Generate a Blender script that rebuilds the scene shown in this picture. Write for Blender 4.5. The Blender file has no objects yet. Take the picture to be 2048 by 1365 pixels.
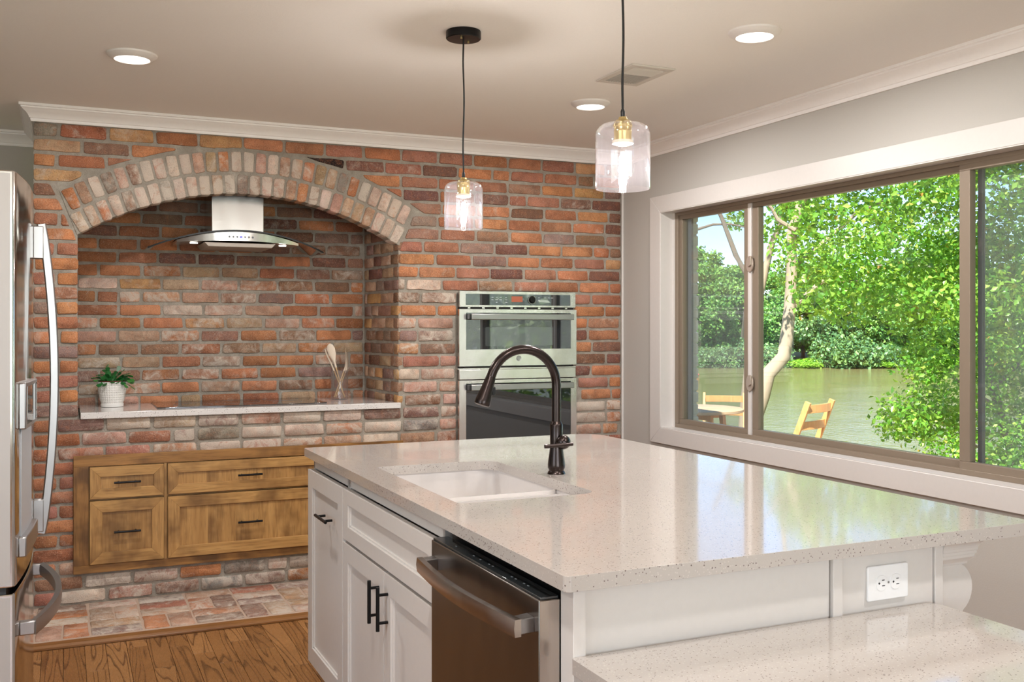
import bpy, bmesh, math, random
import numpy as np
from mathutils import Vector, Matrix
random.seed(11)
R = math.radians
PI = math.pi
SC = bpy.context.scene
COL = SC.collection

# ------------------------------------------------------------------ camera, sky, sun, exposure
cam_data = bpy.data.cameras.new('camera')
cam = bpy.data.objects.new('camera', cam_data)
COL.objects.link(cam)
cam.location = (0, 0, 1.38)
cam.rotation_euler = (R(90), 0, R(-24.18))
cam_data.sensor_width = 36
cam_data.lens = 35.156
cam_data.shift_y = -0.01514
cam_data.clip_end = 900
SC.camera = cam
SC.view_settings.view_transform = 'Standard'
SC.view_settings.look = 'None'
SC.view_settings.exposure = 0.16
SC.view_settings.gamma = 1.0
SC.view_settings.use_curve_mapping = False
SC.cycles.max_bounces = 10
SC.cycles.diffuse_bounces = 5
SC.cycles.glossy_bounces = 5
SC.cycles.transmission_bounces = 8
SC.cycles.transparent_max_bounces = 16
SC.cycles.sample_clamp_indirect = 6.0
SC.cycles.caustics_reflective = False
SC.cycles.caustics_refractive = False

world = bpy.data.worlds.new('sky')
SC.world = world
world.use_nodes = True
wn = world.node_tree
wn.nodes.clear()
w_out = wn.nodes.new('ShaderNodeOutputWorld')
w_bg = wn.nodes.new('ShaderNodeBackground')
w_sky = wn.nodes.new('ShaderNodeTexSky')
w_sky.sky_type = 'NISHITA'
w_sky.sun_disc = False
w_sky.sun_elevation = R(48)
w_sky.sun_rotation = R(230)
w_sky.air_density = 1.0
w_sky.dust_density = 0.1
w_sky.altitude = 2500
w_sky.ozone_density = 3.0
w_bg.inputs['Strength'].default_value = 0.31
wn.links.new(w_sky.outputs[0], w_bg.inputs['Color'])
wn.links.new(w_bg.outputs[0], w_out.inputs['Surface'])

sun_data = bpy.data.lights.new('sun', 'SUN')
sun_data.energy = 14.5
sun_data.angle = R(0.8)
sun_data.color = (1.0, 0.95, 0.86)
sun = bpy.data.objects.new('sun', sun_data)
COL.objects.link(sun)
sun.location = (-6, -8, 12)
sun.rotation_euler = Vector((0.50, 0.45, -0.80)).to_track_quat('-Z', 'Y').to_euler()

def area(name, loc, direction, sx, sy, power, color=(1, 1, 1), shape='RECTANGLE'):
    d = bpy.data.lights.new(name, 'AREA')
    d.shape = shape
    d.size = sx
    if shape == 'RECTANGLE':
        d.size_y = sy
    d.energy = power
    d.color = color
    o = bpy.data.objects.new(name, d)
    COL.objects.link(o)
    o.location = loc
    o.rotation_euler = Vector(direction).to_track_quat('-Z', 'Y').to_euler()
    return o
# added fill lamps behind and beside the camera, set before made-up window openings
area('rear_fill', (0.55, -3.1, 1.45), (0.12, 1, 0.42), 3.0, 1.7, 66, (0.93, 0.97, 1.0))
area('side_fill', (-2.55, 0.3, 1.45), (1, 0.25, 0.45), 2.4, 1.6, 26, (0.93, 0.97, 1.0))

# ------------------------------------------------------------------ materials
def lin(c):
    return tuple(((v / 255) / 12.92 if v / 255 <= 0.04045 else ((v / 255 + 0.055) / 1.055) ** 2.4) for v in c)
MATS = {}
class N:
    """tiny node helper"""
    def __init__(s, name):
        s.m = bpy.data.materials.new(name)
        s.m.use_nodes = True
        s.t = s.m.node_tree
        s.t.nodes.clear()
        s.out = s.t.nodes.new('ShaderNodeOutputMaterial')
        MATS[name] = s.m
    def n(s, typ, inp=None, **kw):
        x = s.t.nodes.new('ShaderNode' + typ)
        for k, v in kw.items():
            setattr(x, k, v)
        for k, v in (inp or {}).items():
            s.put(x.inputs[k], v)
        return x
    def put(s, sock, v):
        if isinstance(v, bpy.types.NodeSocket):
            s.t.links.new(v, sock)
        elif isinstance(v, tuple) and len(v) == 3 and sock.type == 'RGBA':
            sock.default_value = (*v, 1)
        else:
            sock.default_value = v
    def ramp(s, fac, stops, interp='LINEAR'):
        x = s.n('ValToRGB', {'Fac': fac})
        x.color_ramp.interpolation = interp
        el = x.color_ramp.elements
        while len(el) < len(stops):
            el.new(0.5)
        for e, (p, c) in zip(el, stops):
            e.position = p
            e.color = (*c, 1) if isinstance(c, tuple) else (c, c, c, 1)
        return x.outputs['Color']
    def mix(s, f, a, b, mode='MIX'):
        x = s.n('Mix', data_type='RGBA', blend_type=mode)
        s.put(x.inputs['Factor'], f)
        s.put(x.inputs['A'], a)
        s.put(x.inputs['B'], b)
        for so in x.outputs:
            if so.type == 'RGBA':
                return so
    def noise(s, scale, vec=None, detail=4.0, rough=0.55, dist=0.0, dim='3D'):
        x = s.n('TexNoise', {'Scale': scale, 'Detail': detail, 'Roughness': rough, 'Distortion': dist})
        if vec is not None:
            s.put(x.inputs['Vector'], vec)
        return x.outputs['Fac']
    def pos(s):
        return s.n('NewGeometry').outputs['Position']
    def mapv(s, vec, sc=(1, 1, 1), rot=(0, 0, 0), loc=(0, 0, 0)):
        x = s.n('Mapping', {'Vector': vec, 'Scale': sc, 'Rotation': rot, 'Location': loc})
        return x.outputs[0]
    def bump(s, h, strength=0.3, dist=0.01, normal=None):
        x = s.n('Bump', {'Height': h, 'Strength': strength, 'Distance': dist})
        if normal is not None:
            s.put(x.inputs['Normal'], normal)
        return x.outputs[0]
    def bsdf(s, **kw):
        x = s.n('BsdfPrincipled')
        names = {'color': 'Base Color', 'rough': 'Roughness', 'metal': 'Metallic', 'normal': 'Normal', 'spec': 'Specular IOR Level',
                 'coat': 'Coat Weight', 'coat_rough': 'Coat Roughness', 'aniso': 'Anisotropic', 'ior': 'IOR',
                 'emit': 'Emission Color', 'emit_s': 'Emission Strength', 'sss': 'Subsurface Weight', 'alpha': 'Alpha'}
        for k, v in kw.items():
            s.put(x.inputs[names[k]], v)
        return x
    def end(s, sh):
        s.t.links.new(sh.outputs[0] if hasattr(sh, 'outputs') else sh, s.out.inputs['Surface'])
        return s.m

def plain(name, c, rough=0.5, metal=0.0, bump=0.0, bscale=60, **kw):
    m = N(name)
    col = lin(c)
    args = dict(color=col, rough=rough, metal=metal, **kw)
    p = m.pos()
    v = m.noise(bscale, p)
    args['color'] = m.mix(v, tuple(x * 0.97 for x in col), tuple(min(1, x * 1.03) for x in col))
    if bump:
        args['normal'] = m.bump(v, bump, 0.003)
    return m.end(m.bsdf(**args))

plain('sandy_mortar', (188, 164, 146), 0.9, bump=0.6, bscale=120)
plain('wall_paint', (186, 182, 176), 0.75, bump=0.12, bscale=180)
plain('ceiling_paint', (242, 239, 234), 0.85, bump=0.15, bscale=220)
plain('trim_white', (213, 208, 204), 0.38)
plain('cabinet_white', (219, 213, 207), 0.36)
plain('crown_white', (246, 243, 241), 0.4)
plain('seam_dark', (60, 55, 52), 0.7)
plain('black_metal', (22, 21, 22), 0.38, 0.6)
plain('black_plastic', (14, 14, 15), 0.35)
plain('black_cord', (16, 15, 15), 0.6)
plain('sink_white', (214, 209, 206), 0.16, coat=0.6)
plain('outlet_white', (244, 243, 242), 0.3)
plain('slot_dark', (40, 38, 36), 0.6)
plain('window_bronze', (139, 124, 108), 0.42, 0.15)
plain('gasket', (120, 122, 126), 0.5)
plain('latch_metal', (198, 184, 172), 0.35, 0.55)
plain('spoon_cream', (226, 210, 190), 0.45)
plain('spoon_gold', (206, 170, 122), 0.35, 0.35)
plain('terracotta_liner', (92, 34, 24), 0.7)
plain('ceramic_plain', (232, 230, 226), 0.2, coat=0.4)
plain('vent_paint', (205, 199, 190), 0.5)
plain('vent_shadow', (70, 66, 60), 0.8)
plain('filter_metal', (168, 158, 148), 0.45, 0.4)
plain('brass', (206, 182, 126), 0.28, 0.9)
plain('socket_cream', (236, 226, 205), 0.4)
plain('light_trim', (230, 226, 222), 0.45)
plain('white_dash', (210, 214, 216), 0.4)
plain('grey_dash', (110, 114, 118), 0.5)
plain('pink_float', (240, 110, 120), 0.5)
plain('white_exterior', (232, 232, 230), 0.6, bump=0.2, bscale=40)
plain('roof_dark', (90, 86, 82), 0.8)
plain('dispenser_grey', (182, 184, 188), 0.35, 0.3)

def wood_simple(name, a, b, scale=1.0, axis='x', rough=0.45, seed=0.0, dark=None, contrast=1.0):
    m = N(name)
    sc = {'x': (1.2, 14, 14), 'y': (14, 1.2, 14), 'z': (14, 14, 1.2)}[axis]
    oi = m.n('ObjectInfo')
    off = m.n('VectorMath', operation='SCALE')
    m.put(off.inputs[0], (7.3, 3.1, 5.7))
    m.put(off.inputs['Scale'], oi.outputs['Random'])
    add = m.n('VectorMath', operation='ADD')
    m.put(add.inputs[0], m.pos())
    m.put(add.inputs[1], off.outputs[0])
    v = m.mapv(add.outputs[0], tuple(q * scale for q in sc))
    n1 = m.noise(2.2, v, 6, 0.62, 1.2)
    n2 = m.noise(9.0, v, 3, 0.5)
    c = m.ramp(n1, [(0.28, lin(b)), (0.5, lin(tuple((p + q) / 2 for p, q in zip(a, b)))), (0.72, lin(a))])
    c = m.mix(m.ramp(n2, [(0.35, 0.75), (0.6, 1.0)]), lin(b), c) if contrast > 1 else c
    blot = m.noise(5.0, add.outputs[0], 3)
    c = m.mix(m.ramp(blot, [(0.46, 0.0), (0.66, 0.7)]), c, lin(dark or b))
    c = m.mix(m.ramp(n2, [(0.34, 0.28), (0.48, 0.0)]), c, lin(dark or b))
    return m.end(m.bsdf(color=c, rough=rough, normal=m.bump(n2, 0.12, 0.002)))
wood_simple('knotty_wood_h', (204, 160, 98), (164, 120, 66), 1.0, 'x', dark=(92, 58, 24))
wood_simple('knotty_wood_v', (200, 156, 96), (160, 117, 64), 1.0, 'z', dark=(92, 58, 24))
wood_simple('face_frame_h', (176, 128, 70), (128, 88, 42), 1.0, 'x', dark=(72, 44, 18))
wood_simple('face_frame_v', (174, 126, 69), (126, 86, 41), 1.0, 'z', dark=(72, 44, 18))
wood_simple('teak', (226, 172, 112), (196, 138, 84), 1.2, 'z', 0.5)
wood_simple('table_teak', (226, 196, 160), (206, 172, 136), 0.8, 'x', 0.5)
wood_simple('deck_wood', (206, 184, 156), (182, 158, 130), 0.8, 'y', 0.7)
wood_simple('threshold_oak', (150, 104, 58), (122, 80, 42), 1.0, 'x', 0.32)

# oak strip floor: open grain drawn as fine dark cathedral lines
m = N('oak_floor')
oi = m.n('ObjectInfo')
off = m.n('VectorMath', operation='SCALE')
m.put(off.inputs[0], (13.0, 29.0, 3.0)); m.put(off.inputs['Scale'], oi.outputs['Random'])
add = m.n('VectorMath', operation='ADD'); m.put(add.inputs[0], m.pos()); m.put(add.inputs[1], off.outputs[0])
v = m.mapv(add.outputs[0], (8.0, 0.55, 1.0))
n1 = m.noise(1.0, v, 2.0, 0.45, 0.15)
lines = m.n('Math', operation='MULTIPLY'); m.put(lines.inputs[0], n1); lines.inputs[1].default_value = 18.0
fr = m.n('Math', operation='FRACT'); m.put(fr.inputs[0], lines.outputs[0])
grain = m.ramp(fr.outputs[0], [(0.0, 0.0), (0.10, 0.25), (0.26, 1.0), (0.93, 1.0), (1.0, 0.1)])
fine = m.noise(60, m.mapv(add.outputs[0], (6.0, 0.5, 1.0)), 3)
base = m.ramp(oi.outputs['Random'], [(0.0, lin((132, 90, 52))), (0.35, lin((152, 106, 62))), (0.65, lin((142, 97, 56))), (1.0, lin((164, 117, 72)))])
base = m.mix(m.ramp(fine, [(0.3, 0.25), (0.6, 0.0)]), base, lin((104, 64, 30)))
colr = m.mix(grain, lin((92, 58, 30)), base)
m.end(m.bsdf(color=colr, rough=m.ramp(fine, [(0.3, 0.34), (0.7, 0.24)]), normal=m.bump(grain, 0.10, 0.001)))

# brick: colour of each brick comes from the object colour, alpha = limewash plus painted-in light
m = N('old_brick')
oi = m.n('ObjectInfo')
p = m.pos()
offs = m.n('VectorMath', operation='SCALE'); m.put(offs.inputs[0], (31.0, 17.0, 23.0)); m.put(offs.inputs['Scale'], oi.outputs['Random'])
pa = m.n('VectorMath', operation='ADD'); m.put(pa.inputs[0], p); m.put(pa.inputs[1], offs.outputs[0])
big = m.noise(11.0, pa.outputs[0], 4, 0.6, 0.5)
mid = m.noise(38.0, pa.outputs[0], 5, 0.65)
fin = m.noise(210.0, pa.outputs[0], 3, 0.6)
bc = oi.outputs['Color']
c = m.mix(m.ramp(big, [(0.38, 0.0), (0.66, 0.75)]), bc, m.mix(0.62, bc, lin((96, 62, 48)), 'MIX'))
c = m.mix(m.ramp(mid, [(0.30, 0.55), (0.5, 0.0)]), c, m.mix(0.5, c, lin((206, 128, 84))))
c = m.mix(m.ramp(fin, [(0.30, 0.75), (0.47, 0.0)]), c, m.mix(0.6, c, lin((66, 48, 40))))
c = m.mix(m.ramp(fin, [(0.56, 0.0), (0.72, 0.55)]), c, lin((206, 178, 152)))
lime_and_light_n = m.noise(16.0, m.mapv(pa.outputs[0], (1, 1, 1), loc=(5, 5, 5)), 6, 0.7, 0.8)
th = m.n('Math', operation='ADD'); m.put(th.inputs[0], lime_and_light_n); m.put(th.inputs[1], oi.outputs['Alpha'])
lime = m.ramp(th.outputs[0], [(0.80, 0.0), (0.96, 0.5), (1.25, 0.82)])
c = m.mix(lime, c, m.mix(fin, lin((186, 172, 158)), lin((222, 210, 196))))
hsum = m.n('Math', operation='ADD'); m.put(hsum.inputs[0], mid); m.put(hsum.inputs[1], fin)
m.end(m.bsdf(color=c, rough=0.86, spec=0.3, normal=m.bump(hsum.outputs[0], 0.55, 0.006)))

m = N('mortar')
p = m.pos()
a_ = m.noise(14, p, 5, 0.65)
b_ = m.noise(160, p, 4, 0.7)
c = m.ramp(a_, [(0.3, lin((148, 140, 128))), (0.55, lin((168, 160, 148))), (0.75, lin((190, 182, 170)))])
c = m.mix(m.ramp(b_, [(0.3, 0.35), (0.5, 0.0)]), c, lin((110, 100, 90)))
hs = m.n('Math', operation='ADD'); m.put(hs.inputs[0], a_); m.put(hs.inputs[1], b_)
m.end(m.bsdf(color=c, rough=0.92, spec=0.2, normal=m.bump(hs.outputs[0], 0.7, 0.008)))

# speckled quartz
def quartz(name, base, rough):
    m = N(name)
    p = m.pos()
    vor = m.n('TexVoronoi', {'Scale': 260.0, 'Randomness': 1.0, 'Vector': p}, feature='F1')
    rnd = m.n('SeparateColor', {'Color': vor.outputs['Color']})
    thr = m.n('Math', {1: 0.10}, operation='LESS_THAN'); m.put(thr.inputs[0], rnd.outputs[0])
    near = m.n('Math', {1: 0.42}, operation='LESS_THAN'); m.put(near.inputs[0], vor.outputs['Distance'])
    dark = m.n('Math', operation='MULTIPLY'); m.put(dark.inputs[0], thr.outputs[0]); m.put(dark.inputs[1], near.outputs[0])
    thr2 = m.n('Math', {1: 0.86}, operation='GREATER_THAN'); m.put(thr2.inputs[0], rnd.outputs[1])
    light = m.n('Math', operation='MULTIPLY'); m.put(light.inputs[0], thr2.outputs[0]); m.put(light.inputs[1], near.outputs[0])
    c = m.mix(m.noise(420, p, 2), lin(tuple(x - 7 for x in base)), lin(base))
    c = m.mix(light.outputs[0], c, lin(tuple(x + 10 for x in base)))
    tint = m.ramp(rnd.outputs[2], [(0.0, lin((96, 84, 80))), (1.0, lin((150, 138, 134)))])
    c = m.mix(dark.outputs[0], c, tint)
    m.end(m.bsdf(color=c, rough=rough, coat=0.35, coat_rough=0.04, spec=0.6))
quartz('quartz', (188, 180, 173), 0.10)
quartz('quartz_cooktop', (226, 222, 219), 0.12)

# stainless
def steel(name, c, rough, axis, amt=0.25, metal=1.0):
    m = N(name)
    sc = {'x': (2, 500, 500), 'y': (500, 2, 500), 'z': (500, 500, 2)}[axis]
    n_ = m.noise(1.0, m.mapv(m.pos(), sc), 2)
    lo = tuple(v * 0.94 for v in lin(c)); hi = lin(c)
    wob = m.noise(5.0, m.mapv(m.pos(), (1.0, 1.0, 0.35)), 2)
    m.end(m.bsdf(color=m.mix(n_, lo, hi), metal=metal, rough=rough, normal=m.bump(wob, 0.35, 0.012, m.bump(n_, amt * 0.1, 0.0004))))
steel('stainless', (222, 213, 209), 0.24, 'x')
steel('stainless_hood', (214, 211, 208), 0.2, 'x')
steel('fridge_steel', (202, 196, 190), 0.11, 'y')
steel('fridge_side', (178, 172, 168), 0.45, 'z', metal=0.35)
steel('handle_steel', (170, 167, 166), 0.33, 'z')
steel('slate_steel', (140, 134, 128), 0.27, 'y')
steel('slate_edge', (196, 186, 178), 0.2, 'z')
steel('oil_bronze', (66, 58, 56), 0.26, 'z')

def glassy(name, tint, fres=1.0, rough=0.0, body=0.0, bodycol=(200, 200, 205)):
    """thin architectural glass: clear sheet with a fresnel reflection, optionally a slight milky body"""
    m = N(name)
    lw = m.n('LayerWeight', {'Blend': 0.5})
    p5 = m.n('Math', {1: 5.0}, operation='POWER'); m.put(p5.inputs[0], lw.outputs['Facing'])
    mul = m.n('Math', {1: 0.96 * fres, 2: 0.04 * fres}, operation='MULTIPLY_ADD', use_clamp=True); m.put(mul.inputs[0], p5.outputs[0])
    tr = m.n('BsdfTransparent', {'Color': tint})
    gl = m.n('BsdfGlossy', {'Color': (1, 1, 1), 'Roughness': rough})
    mx = m.n('MixShader', {0: mul.outputs[0]}); m.t.links.new(tr.outputs[0], mx.inputs[1]); m.t.links.new(gl.outputs[0], mx.inputs[2])
    if body:
        df = m.n('BsdfDiffuse', {'Color': lin(bodycol)})
        m2 = m.n('MixShader', {0: body}); m.t.links.new(mx.outputs[0], m2.inputs[1]); m.t.links.new(df.outputs[0], m2.inputs[2])
        mx = m2
    return m.end(mx)
glassy('window_glass', (0.97, 0.99, 0.98), 1.0)
glassy('insect_screen', (0.90, 0.90, 0.90), 0.0, 0.0, 0.13, (190, 192, 196))
glassy('clear_glass', (0.97, 0.97, 0.98), 1.6, 0.0, 0.010, (235, 228, 235))
glassy('bulb_glass', (0.98, 0.98, 0.98), 1.2)
glassy('jar_glass', (0.95, 0.94, 0.94), 1.3, 0.0, 0.04)
glassy('smoked_glass', (0.46, 0.42, 0.40), 1.3)
def blackglass(name, c, rough=0.03, spec=0.7):
    m = N(name)
    v = m.noise(2.0, m.pos())
    m.end(m.bsdf(color=m.mix(v, lin(c), lin(tuple(x + 3 for x in c))), rough=rough * 0.5, spec=0.5, ior=1.9))
blackglass('oven_glass', (34, 38, 42))
blackglass('oven_window', (66, 72, 72))
blackglass('cooktop_glass', (58, 48, 46), 0.05)
blackglass('control_glass', (38, 42, 44))

def emit(name, c, s):
    m = N(name)
    e = m.n('Emission', {'Color': lin(c), 'Strength': s})
    return m.end(e)
emit('lamp_diffuser', (255, 240, 226), 5.0)
emit('filament', (255, 244, 226), 30.0)
emit('hood_lamp', (255, 246, 232), 7.0)
emit('oven_display', (205, 120, 92), 0.75)
emit('blue_display', (120, 120, 220), 0.9)

# dimpled pot
m = N('dimpled_ceramic')
tc = m.n('TexCoord').outputs['UV']
vor = m.n('TexVoronoi', {'Scale': 1.0, 'Randomness': 0.0, 'Vector': tc}, feature='SMOOTH_F1')
m.end(m.bsdf(color=lin((234, 231, 226)), rough=0.22, coat=0.4, normal=m.bump(vor.outputs['Distance'], 0.9, 0.006)))

def leafmat(name, stops, trans=0.35, rough=0.45):
    m = N(name)
    g = m.n('NewGeometry')
    c = m.ramp(g.outputs['Random Per Island'], [(p_, lin(c_)) for p_, c_ in stops])
    b = m.bsdf(color=c, rough=rough, spec=0.55)
    t = m.n('BsdfTranslucent', {'Color': m.mix(0.5, c, lin((190, 220, 40)))})
    mx = m.n('MixShader', {0: trans}); m.t.links.new(b.outputs[0], mx.inputs[1]); m.t.links.new(t.outputs[0], mx.inputs[2])
    return m.end(mx)
leafmat('leaf_near', [(0.0, (58, 108, 34)), (0.4, (90, 146, 48)), (0.8, (134, 178, 68)), (0.985, (170, 200, 92)), (1.0, (180, 120, 60))], 0.4, 0.35)
leafmat('leaf_far', [(0.0, (74, 124, 66)), (0.5, (108, 160, 82)), (1.0, (148, 190, 94))], 0.35)
leafmat('leaf_bush', [(0.0, (70, 110, 72)), (0.6, (98, 140, 88)), (1.0, (136, 170, 100))], 0.25)
leafmat('leaf_bright', [(0.0, (104, 158, 50)), (0.5, (142, 196, 64)), (1.0, (180, 220, 90))], 0.4)
leafmat('succulent', [(0.0, (26, 82, 40)), (0.6, (44, 116, 56)), (1.0, (84, 150, 70))], 0.15, 0.3)
plain('bark', (150, 134, 116), 0.9, bump=0.8, bscale=18)
plain('bark_dark', (120, 108, 98), 0.9, bump=0.8, bscale=18)
m = N('lake_water')
p = m.pos()
w1 = m.noise(0.45, m.mapv(p, (1, 1.0, 1)), 5, 0.6, 0.6)
w2 = m.noise(2.6, p, 3, 0.6)
hs = m.n('Math', {1: 0.0}, operation='ADD'); m.put(hs.inputs[0], w1); m.put(hs.inputs[1], w2)
m.end(m.bsdf(color=m.mix(w1, lin((120, 114, 74)), lin((150, 142, 96))), rough=0.08, spec=0.3, normal=m.bump(hs.outputs[0], 0.16, 0.35)))
plain('bank_grass', (84, 118, 56), 0.95, bump=0.5, bscale=2)
plain('bank_soil', (150, 152, 104), 0.95, bump=0.5, bscale=2)

# ------------------------------------------------------------------ mesh helpers
def link(o, parent=None):
    COL.objects.link(o)
    if parent is not None:
        o.parent = parent
    return o
def tag(o, label=None, cat=None, group=None, kind=None):
    if label: o['label'] = label
    if cat: o['category'] = cat
    if group: o['group'] = group
    if kind: o['kind'] = kind
    return o
def thing(name, loc, label, cat, rz=0.0, group=None, kind=None):
    o = bpy.data.objects.new(name, None)
    o.empty_display_size = 0.05
    link(o)
    o.location = loc
    o.rotation_euler = (0, 0, rz)
    return tag(o, label, cat, group, kind)

class MB:
    def __init__(s):
        s.v = []; s.f = []
    def add(s, vs, fs):
        k = len(s.v)
        s.v += [tuple(x) for x in vs]
        s.f += [tuple(i + k for i in f) for f in fs]
        return s
    def box(s, x0, x1, y0, y1, z0, z1):
        return s.add([(x0, y0, z0), (x1, y0, z0), (x1, y1, z0), (x0, y1, z0), (x0, y0, z1), (x1, y0, z1), (x1, y1, z1), (x0, y1, z1)],
                     [(3, 2, 1, 0), (4, 5, 6, 7), (0, 1, 5, 4), (1, 2, 6, 5), (2, 3, 7, 6), (3, 0, 4, 7)])
    def prism(s, poly, a0, a1, axis='z'):
        """poly: 2-D points; extruded along axis between a0 and a1. axis y -> poly is (x,z); x -> (y,z); z -> (x,y)"""
        def mk(p, a):
            return {'z': (p[0], p[1], a), 'y': (p[0], a, p[1]), 'x': (a, p[0], p[1])}[axis]
        n = len(poly)
        vs = [mk(p, a0) for p in poly] + [mk(p, a1) for p in poly]
        fs = [tuple(range(n))[::-1], tuple(range(n, 2 * n))] + [(i, (i + 1) % n, (i + 1) % n + n, i + n) for i in range(n)]
        return s.add(vs, fs)
    def lathe(s, prof, n=24, c=(0, 0, 0), axis='z', cap=True):
        vs = []; fs = []
        m_ = len(prof)
        for i in range(n):
            a = 2 * PI * i / n
            for r, z in prof:
                q = (r * math.cos(a), r * math.sin(a), z)
                if axis == 'x': q = (q[2], q[0], q[1])
                if axis == 'y': q = (q[1], q[2], q[0])
                vs.append((q[0] + c[0], q[1] + c[1], q[2] + c[2]))
        for i in range(n):
            j = (i + 1) % n
            for k in range(m_ - 1):
                fs.append((i * m_ + k, j * m_ + k, j * m_ + k + 1, i * m_ + k + 1))
        if cap:
            if prof[0][0] > 1e-6: fs.append(tuple(i * m_ for i in range(n))[::-1])
            if prof[-1][0] > 1e-6: fs.append(tuple(i * m_ + m_ - 1 for i in range(n)))
        return s.add(vs, fs)
    def sweep(s, path, sec, up=(0, 0, 1), caps=True):
        """sec: list of (a,b) offsets (side, up) or a function t-> list"""
        P = [Vector(p) for p in path]
        n = len(P)
        secs = [sec(i / (n - 1)) if callable(sec) else sec for i in range(n)]
        k = len(secs[0])
        vs = []
        upv = Vector(up).normalized()
        for i, p in enumerate(P):
            t = (P[min(i + 1, n - 1)] - P[max(i - 1, 0)]).normalized()
            side = t.cross(upv)
            if side.length < 1e-4:
                side = t.cross(Vector((1, 0.01, 0)))
            side.normalize()
            u = side.cross(t).normalized()
            vs += [tuple(p + side * a + u * b) for a, b in secs[i]]
        fs = []
        for i in range(n - 1):
            for j in range(k):
                fs.append((i * k + j, i * k + (j + 1) % k, (i + 1) * k + (j + 1) % k, (i + 1) * k + j))
        if caps:
            fs.append(tuple(range(k))[::-1]); fs.append(tuple(range((n - 1) * k, n * k)))
        return s.add(vs, fs)
    def tube(s, path, r, n=12, up=(0, 0, 1)):
        rr = r if callable(r) else (lambda t: r)
        return s.sweep(path, lambda t: [(rr(t) * math.cos(2 * PI * i / n), rr(t) * math.sin(2 * PI * i / n)) for i in range(n)], up)

def obj(name, mb, mat, parent=None, bevel=0.0, smooth=None, seg=2, **tags):
    me = bpy.data.meshes.new(name)
    me.from_pydata(mb.v, [], mb.f)
    bm = bmesh.new(); bm.from_mesh(me)
    bmesh.ops.recalc_face_normals(bm, faces=bm.faces)
    if bevel:
        es = [e for e in bm.edges if len(e.link_faces) == 2 and e.calc_face_angle(0) > R(35)]
        br_ = bmesh.ops.bevel(bm, geom=es, offset=bevel, segments=seg, profile=0.5, affect='EDGES', clamp_overlap=True)
        if smooth is None:
            for f in br_['faces']: f.smooth = True
    bm.to_mesh(me); bm.free()
    if smooth:
        me.polygons.foreach_set('use_smooth', [True] * len(me.polygons))
        me.set_sharp_from_angle(angle=R(20 if bevel else 38))
    me.materials.append(MATS[mat])
    o = bpy.data.objects.new(name, me)
    link(o, parent)
    return tag(o, tags.get('label'), tags.get('cat'), tags.get('group'), tags.get('kind'))

def box(name, x0, x1, y0, y1, z0, z1, mat, parent=None, bevel=0.0, **t):
    return obj(name, MB().box(x0, x1, y0, y1, z0, z1), mat, parent, bevel, **t)

def roundrect(x0, x1, y0, y1, r, n=5):
    rs = r if isinstance(r, (list, tuple)) else [r] * 4
    pts = []
    for (cx, cy, a0, rr) in ((x0, y0, 180, rs[0]), (x1, y0, 270, rs[1]), (x1, y1, 0, rs[2]), (x0, y1, 90, rs[3])):
        sx = 1 if cx == x0 else -1; sy = 1 if cy == y0 else -1
        for i in range(n + 1):
            a = R(a0 + 90 * i / n)
            pts.append((cx + sx * rr + rr * math.cos(a), cy + sy * rr + rr * math.sin(a)))
    return pts

def plate(name, outer, holes, z0, z1, mat, parent=None, bevel=0.004, **t):
    """slab with holes, outlines in the xy plane"""
    bm = bmesh.new()
    edges = []
    for loop in [outer] + holes:
        vs = [bm.verts.new((p[0], p[1], z0)) for p in loop]
        edges += [bm.edges.new((vs[i], vs[(i + 1) % len(vs)])) for i in range(len(vs))]
    bmesh.ops.triangle_fill(bm, use_beauty=True, use_dissolve=False, edges=edges)
    r = bmesh.ops.extrude_face_region(bm, geom=bm.faces[:])
    bmesh.ops.translate(bm, vec=(0, 0, z1 - z0), verts=[g for g in r['geom'] if isinstance(g, bmesh.types.BMVert)])
    bmesh.ops.recalc_face_normals(bm, faces=bm.faces)
    if bevel:
        es = [e for e in bm.edges if len(e.link_faces) == 2 and e.calc_face_angle(0) > R(60)]
        br_ = bmesh.ops.bevel(bm, geom=es, offset=bevel, segments=3, profile=0.5, affect='EDGES', clamp_overlap=True)
        for f in br_['faces']: f.smooth = True
    me = bpy.data.meshes.new(name)
    bm.to_mesh(me); bm.free()
    me.materials.append(MATS[mat])
    o = bpy.data.objects.new(name, me)
    link(o, parent)
    return tag(o, t.get('label'), t.get('cat'), t.get('group'), t.get('kind'))

def copy_tree(o, parent=None):
    c = o.copy(); COL.objects.link(c)
    if parent is not None: c.parent = parent
    for ch in list(o.children): copy_tree(ch, c)
    return c

# ------------------------------------------------------------------ room shell
YW, XR, CE = 5.318, 3.134, 2.438      # face of the brick wall, face of the window wall, ceiling height
YB = -3.3                             # wall behind the camera
XL = -2.7                             # wall on the left
struct = dict(kind='structure')
box('ceiling', XL - 0.2, XR + 0.35, YB - 0.2, 6.4, CE, CE + 0.12, 'ceiling_paint', **struct)
box('roof', XL - 0.8, XR + 0.75, YB - 0.8, 7.4, CE + 0.13, CE + 0.25, 'roof_dark', **struct)
box('eave_soffit', XR + 0.36, XR + 0.75, YB - 0.8, 7.4, CE - 0.08, CE + 0.12, 'white_exterior', **struct)

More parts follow.
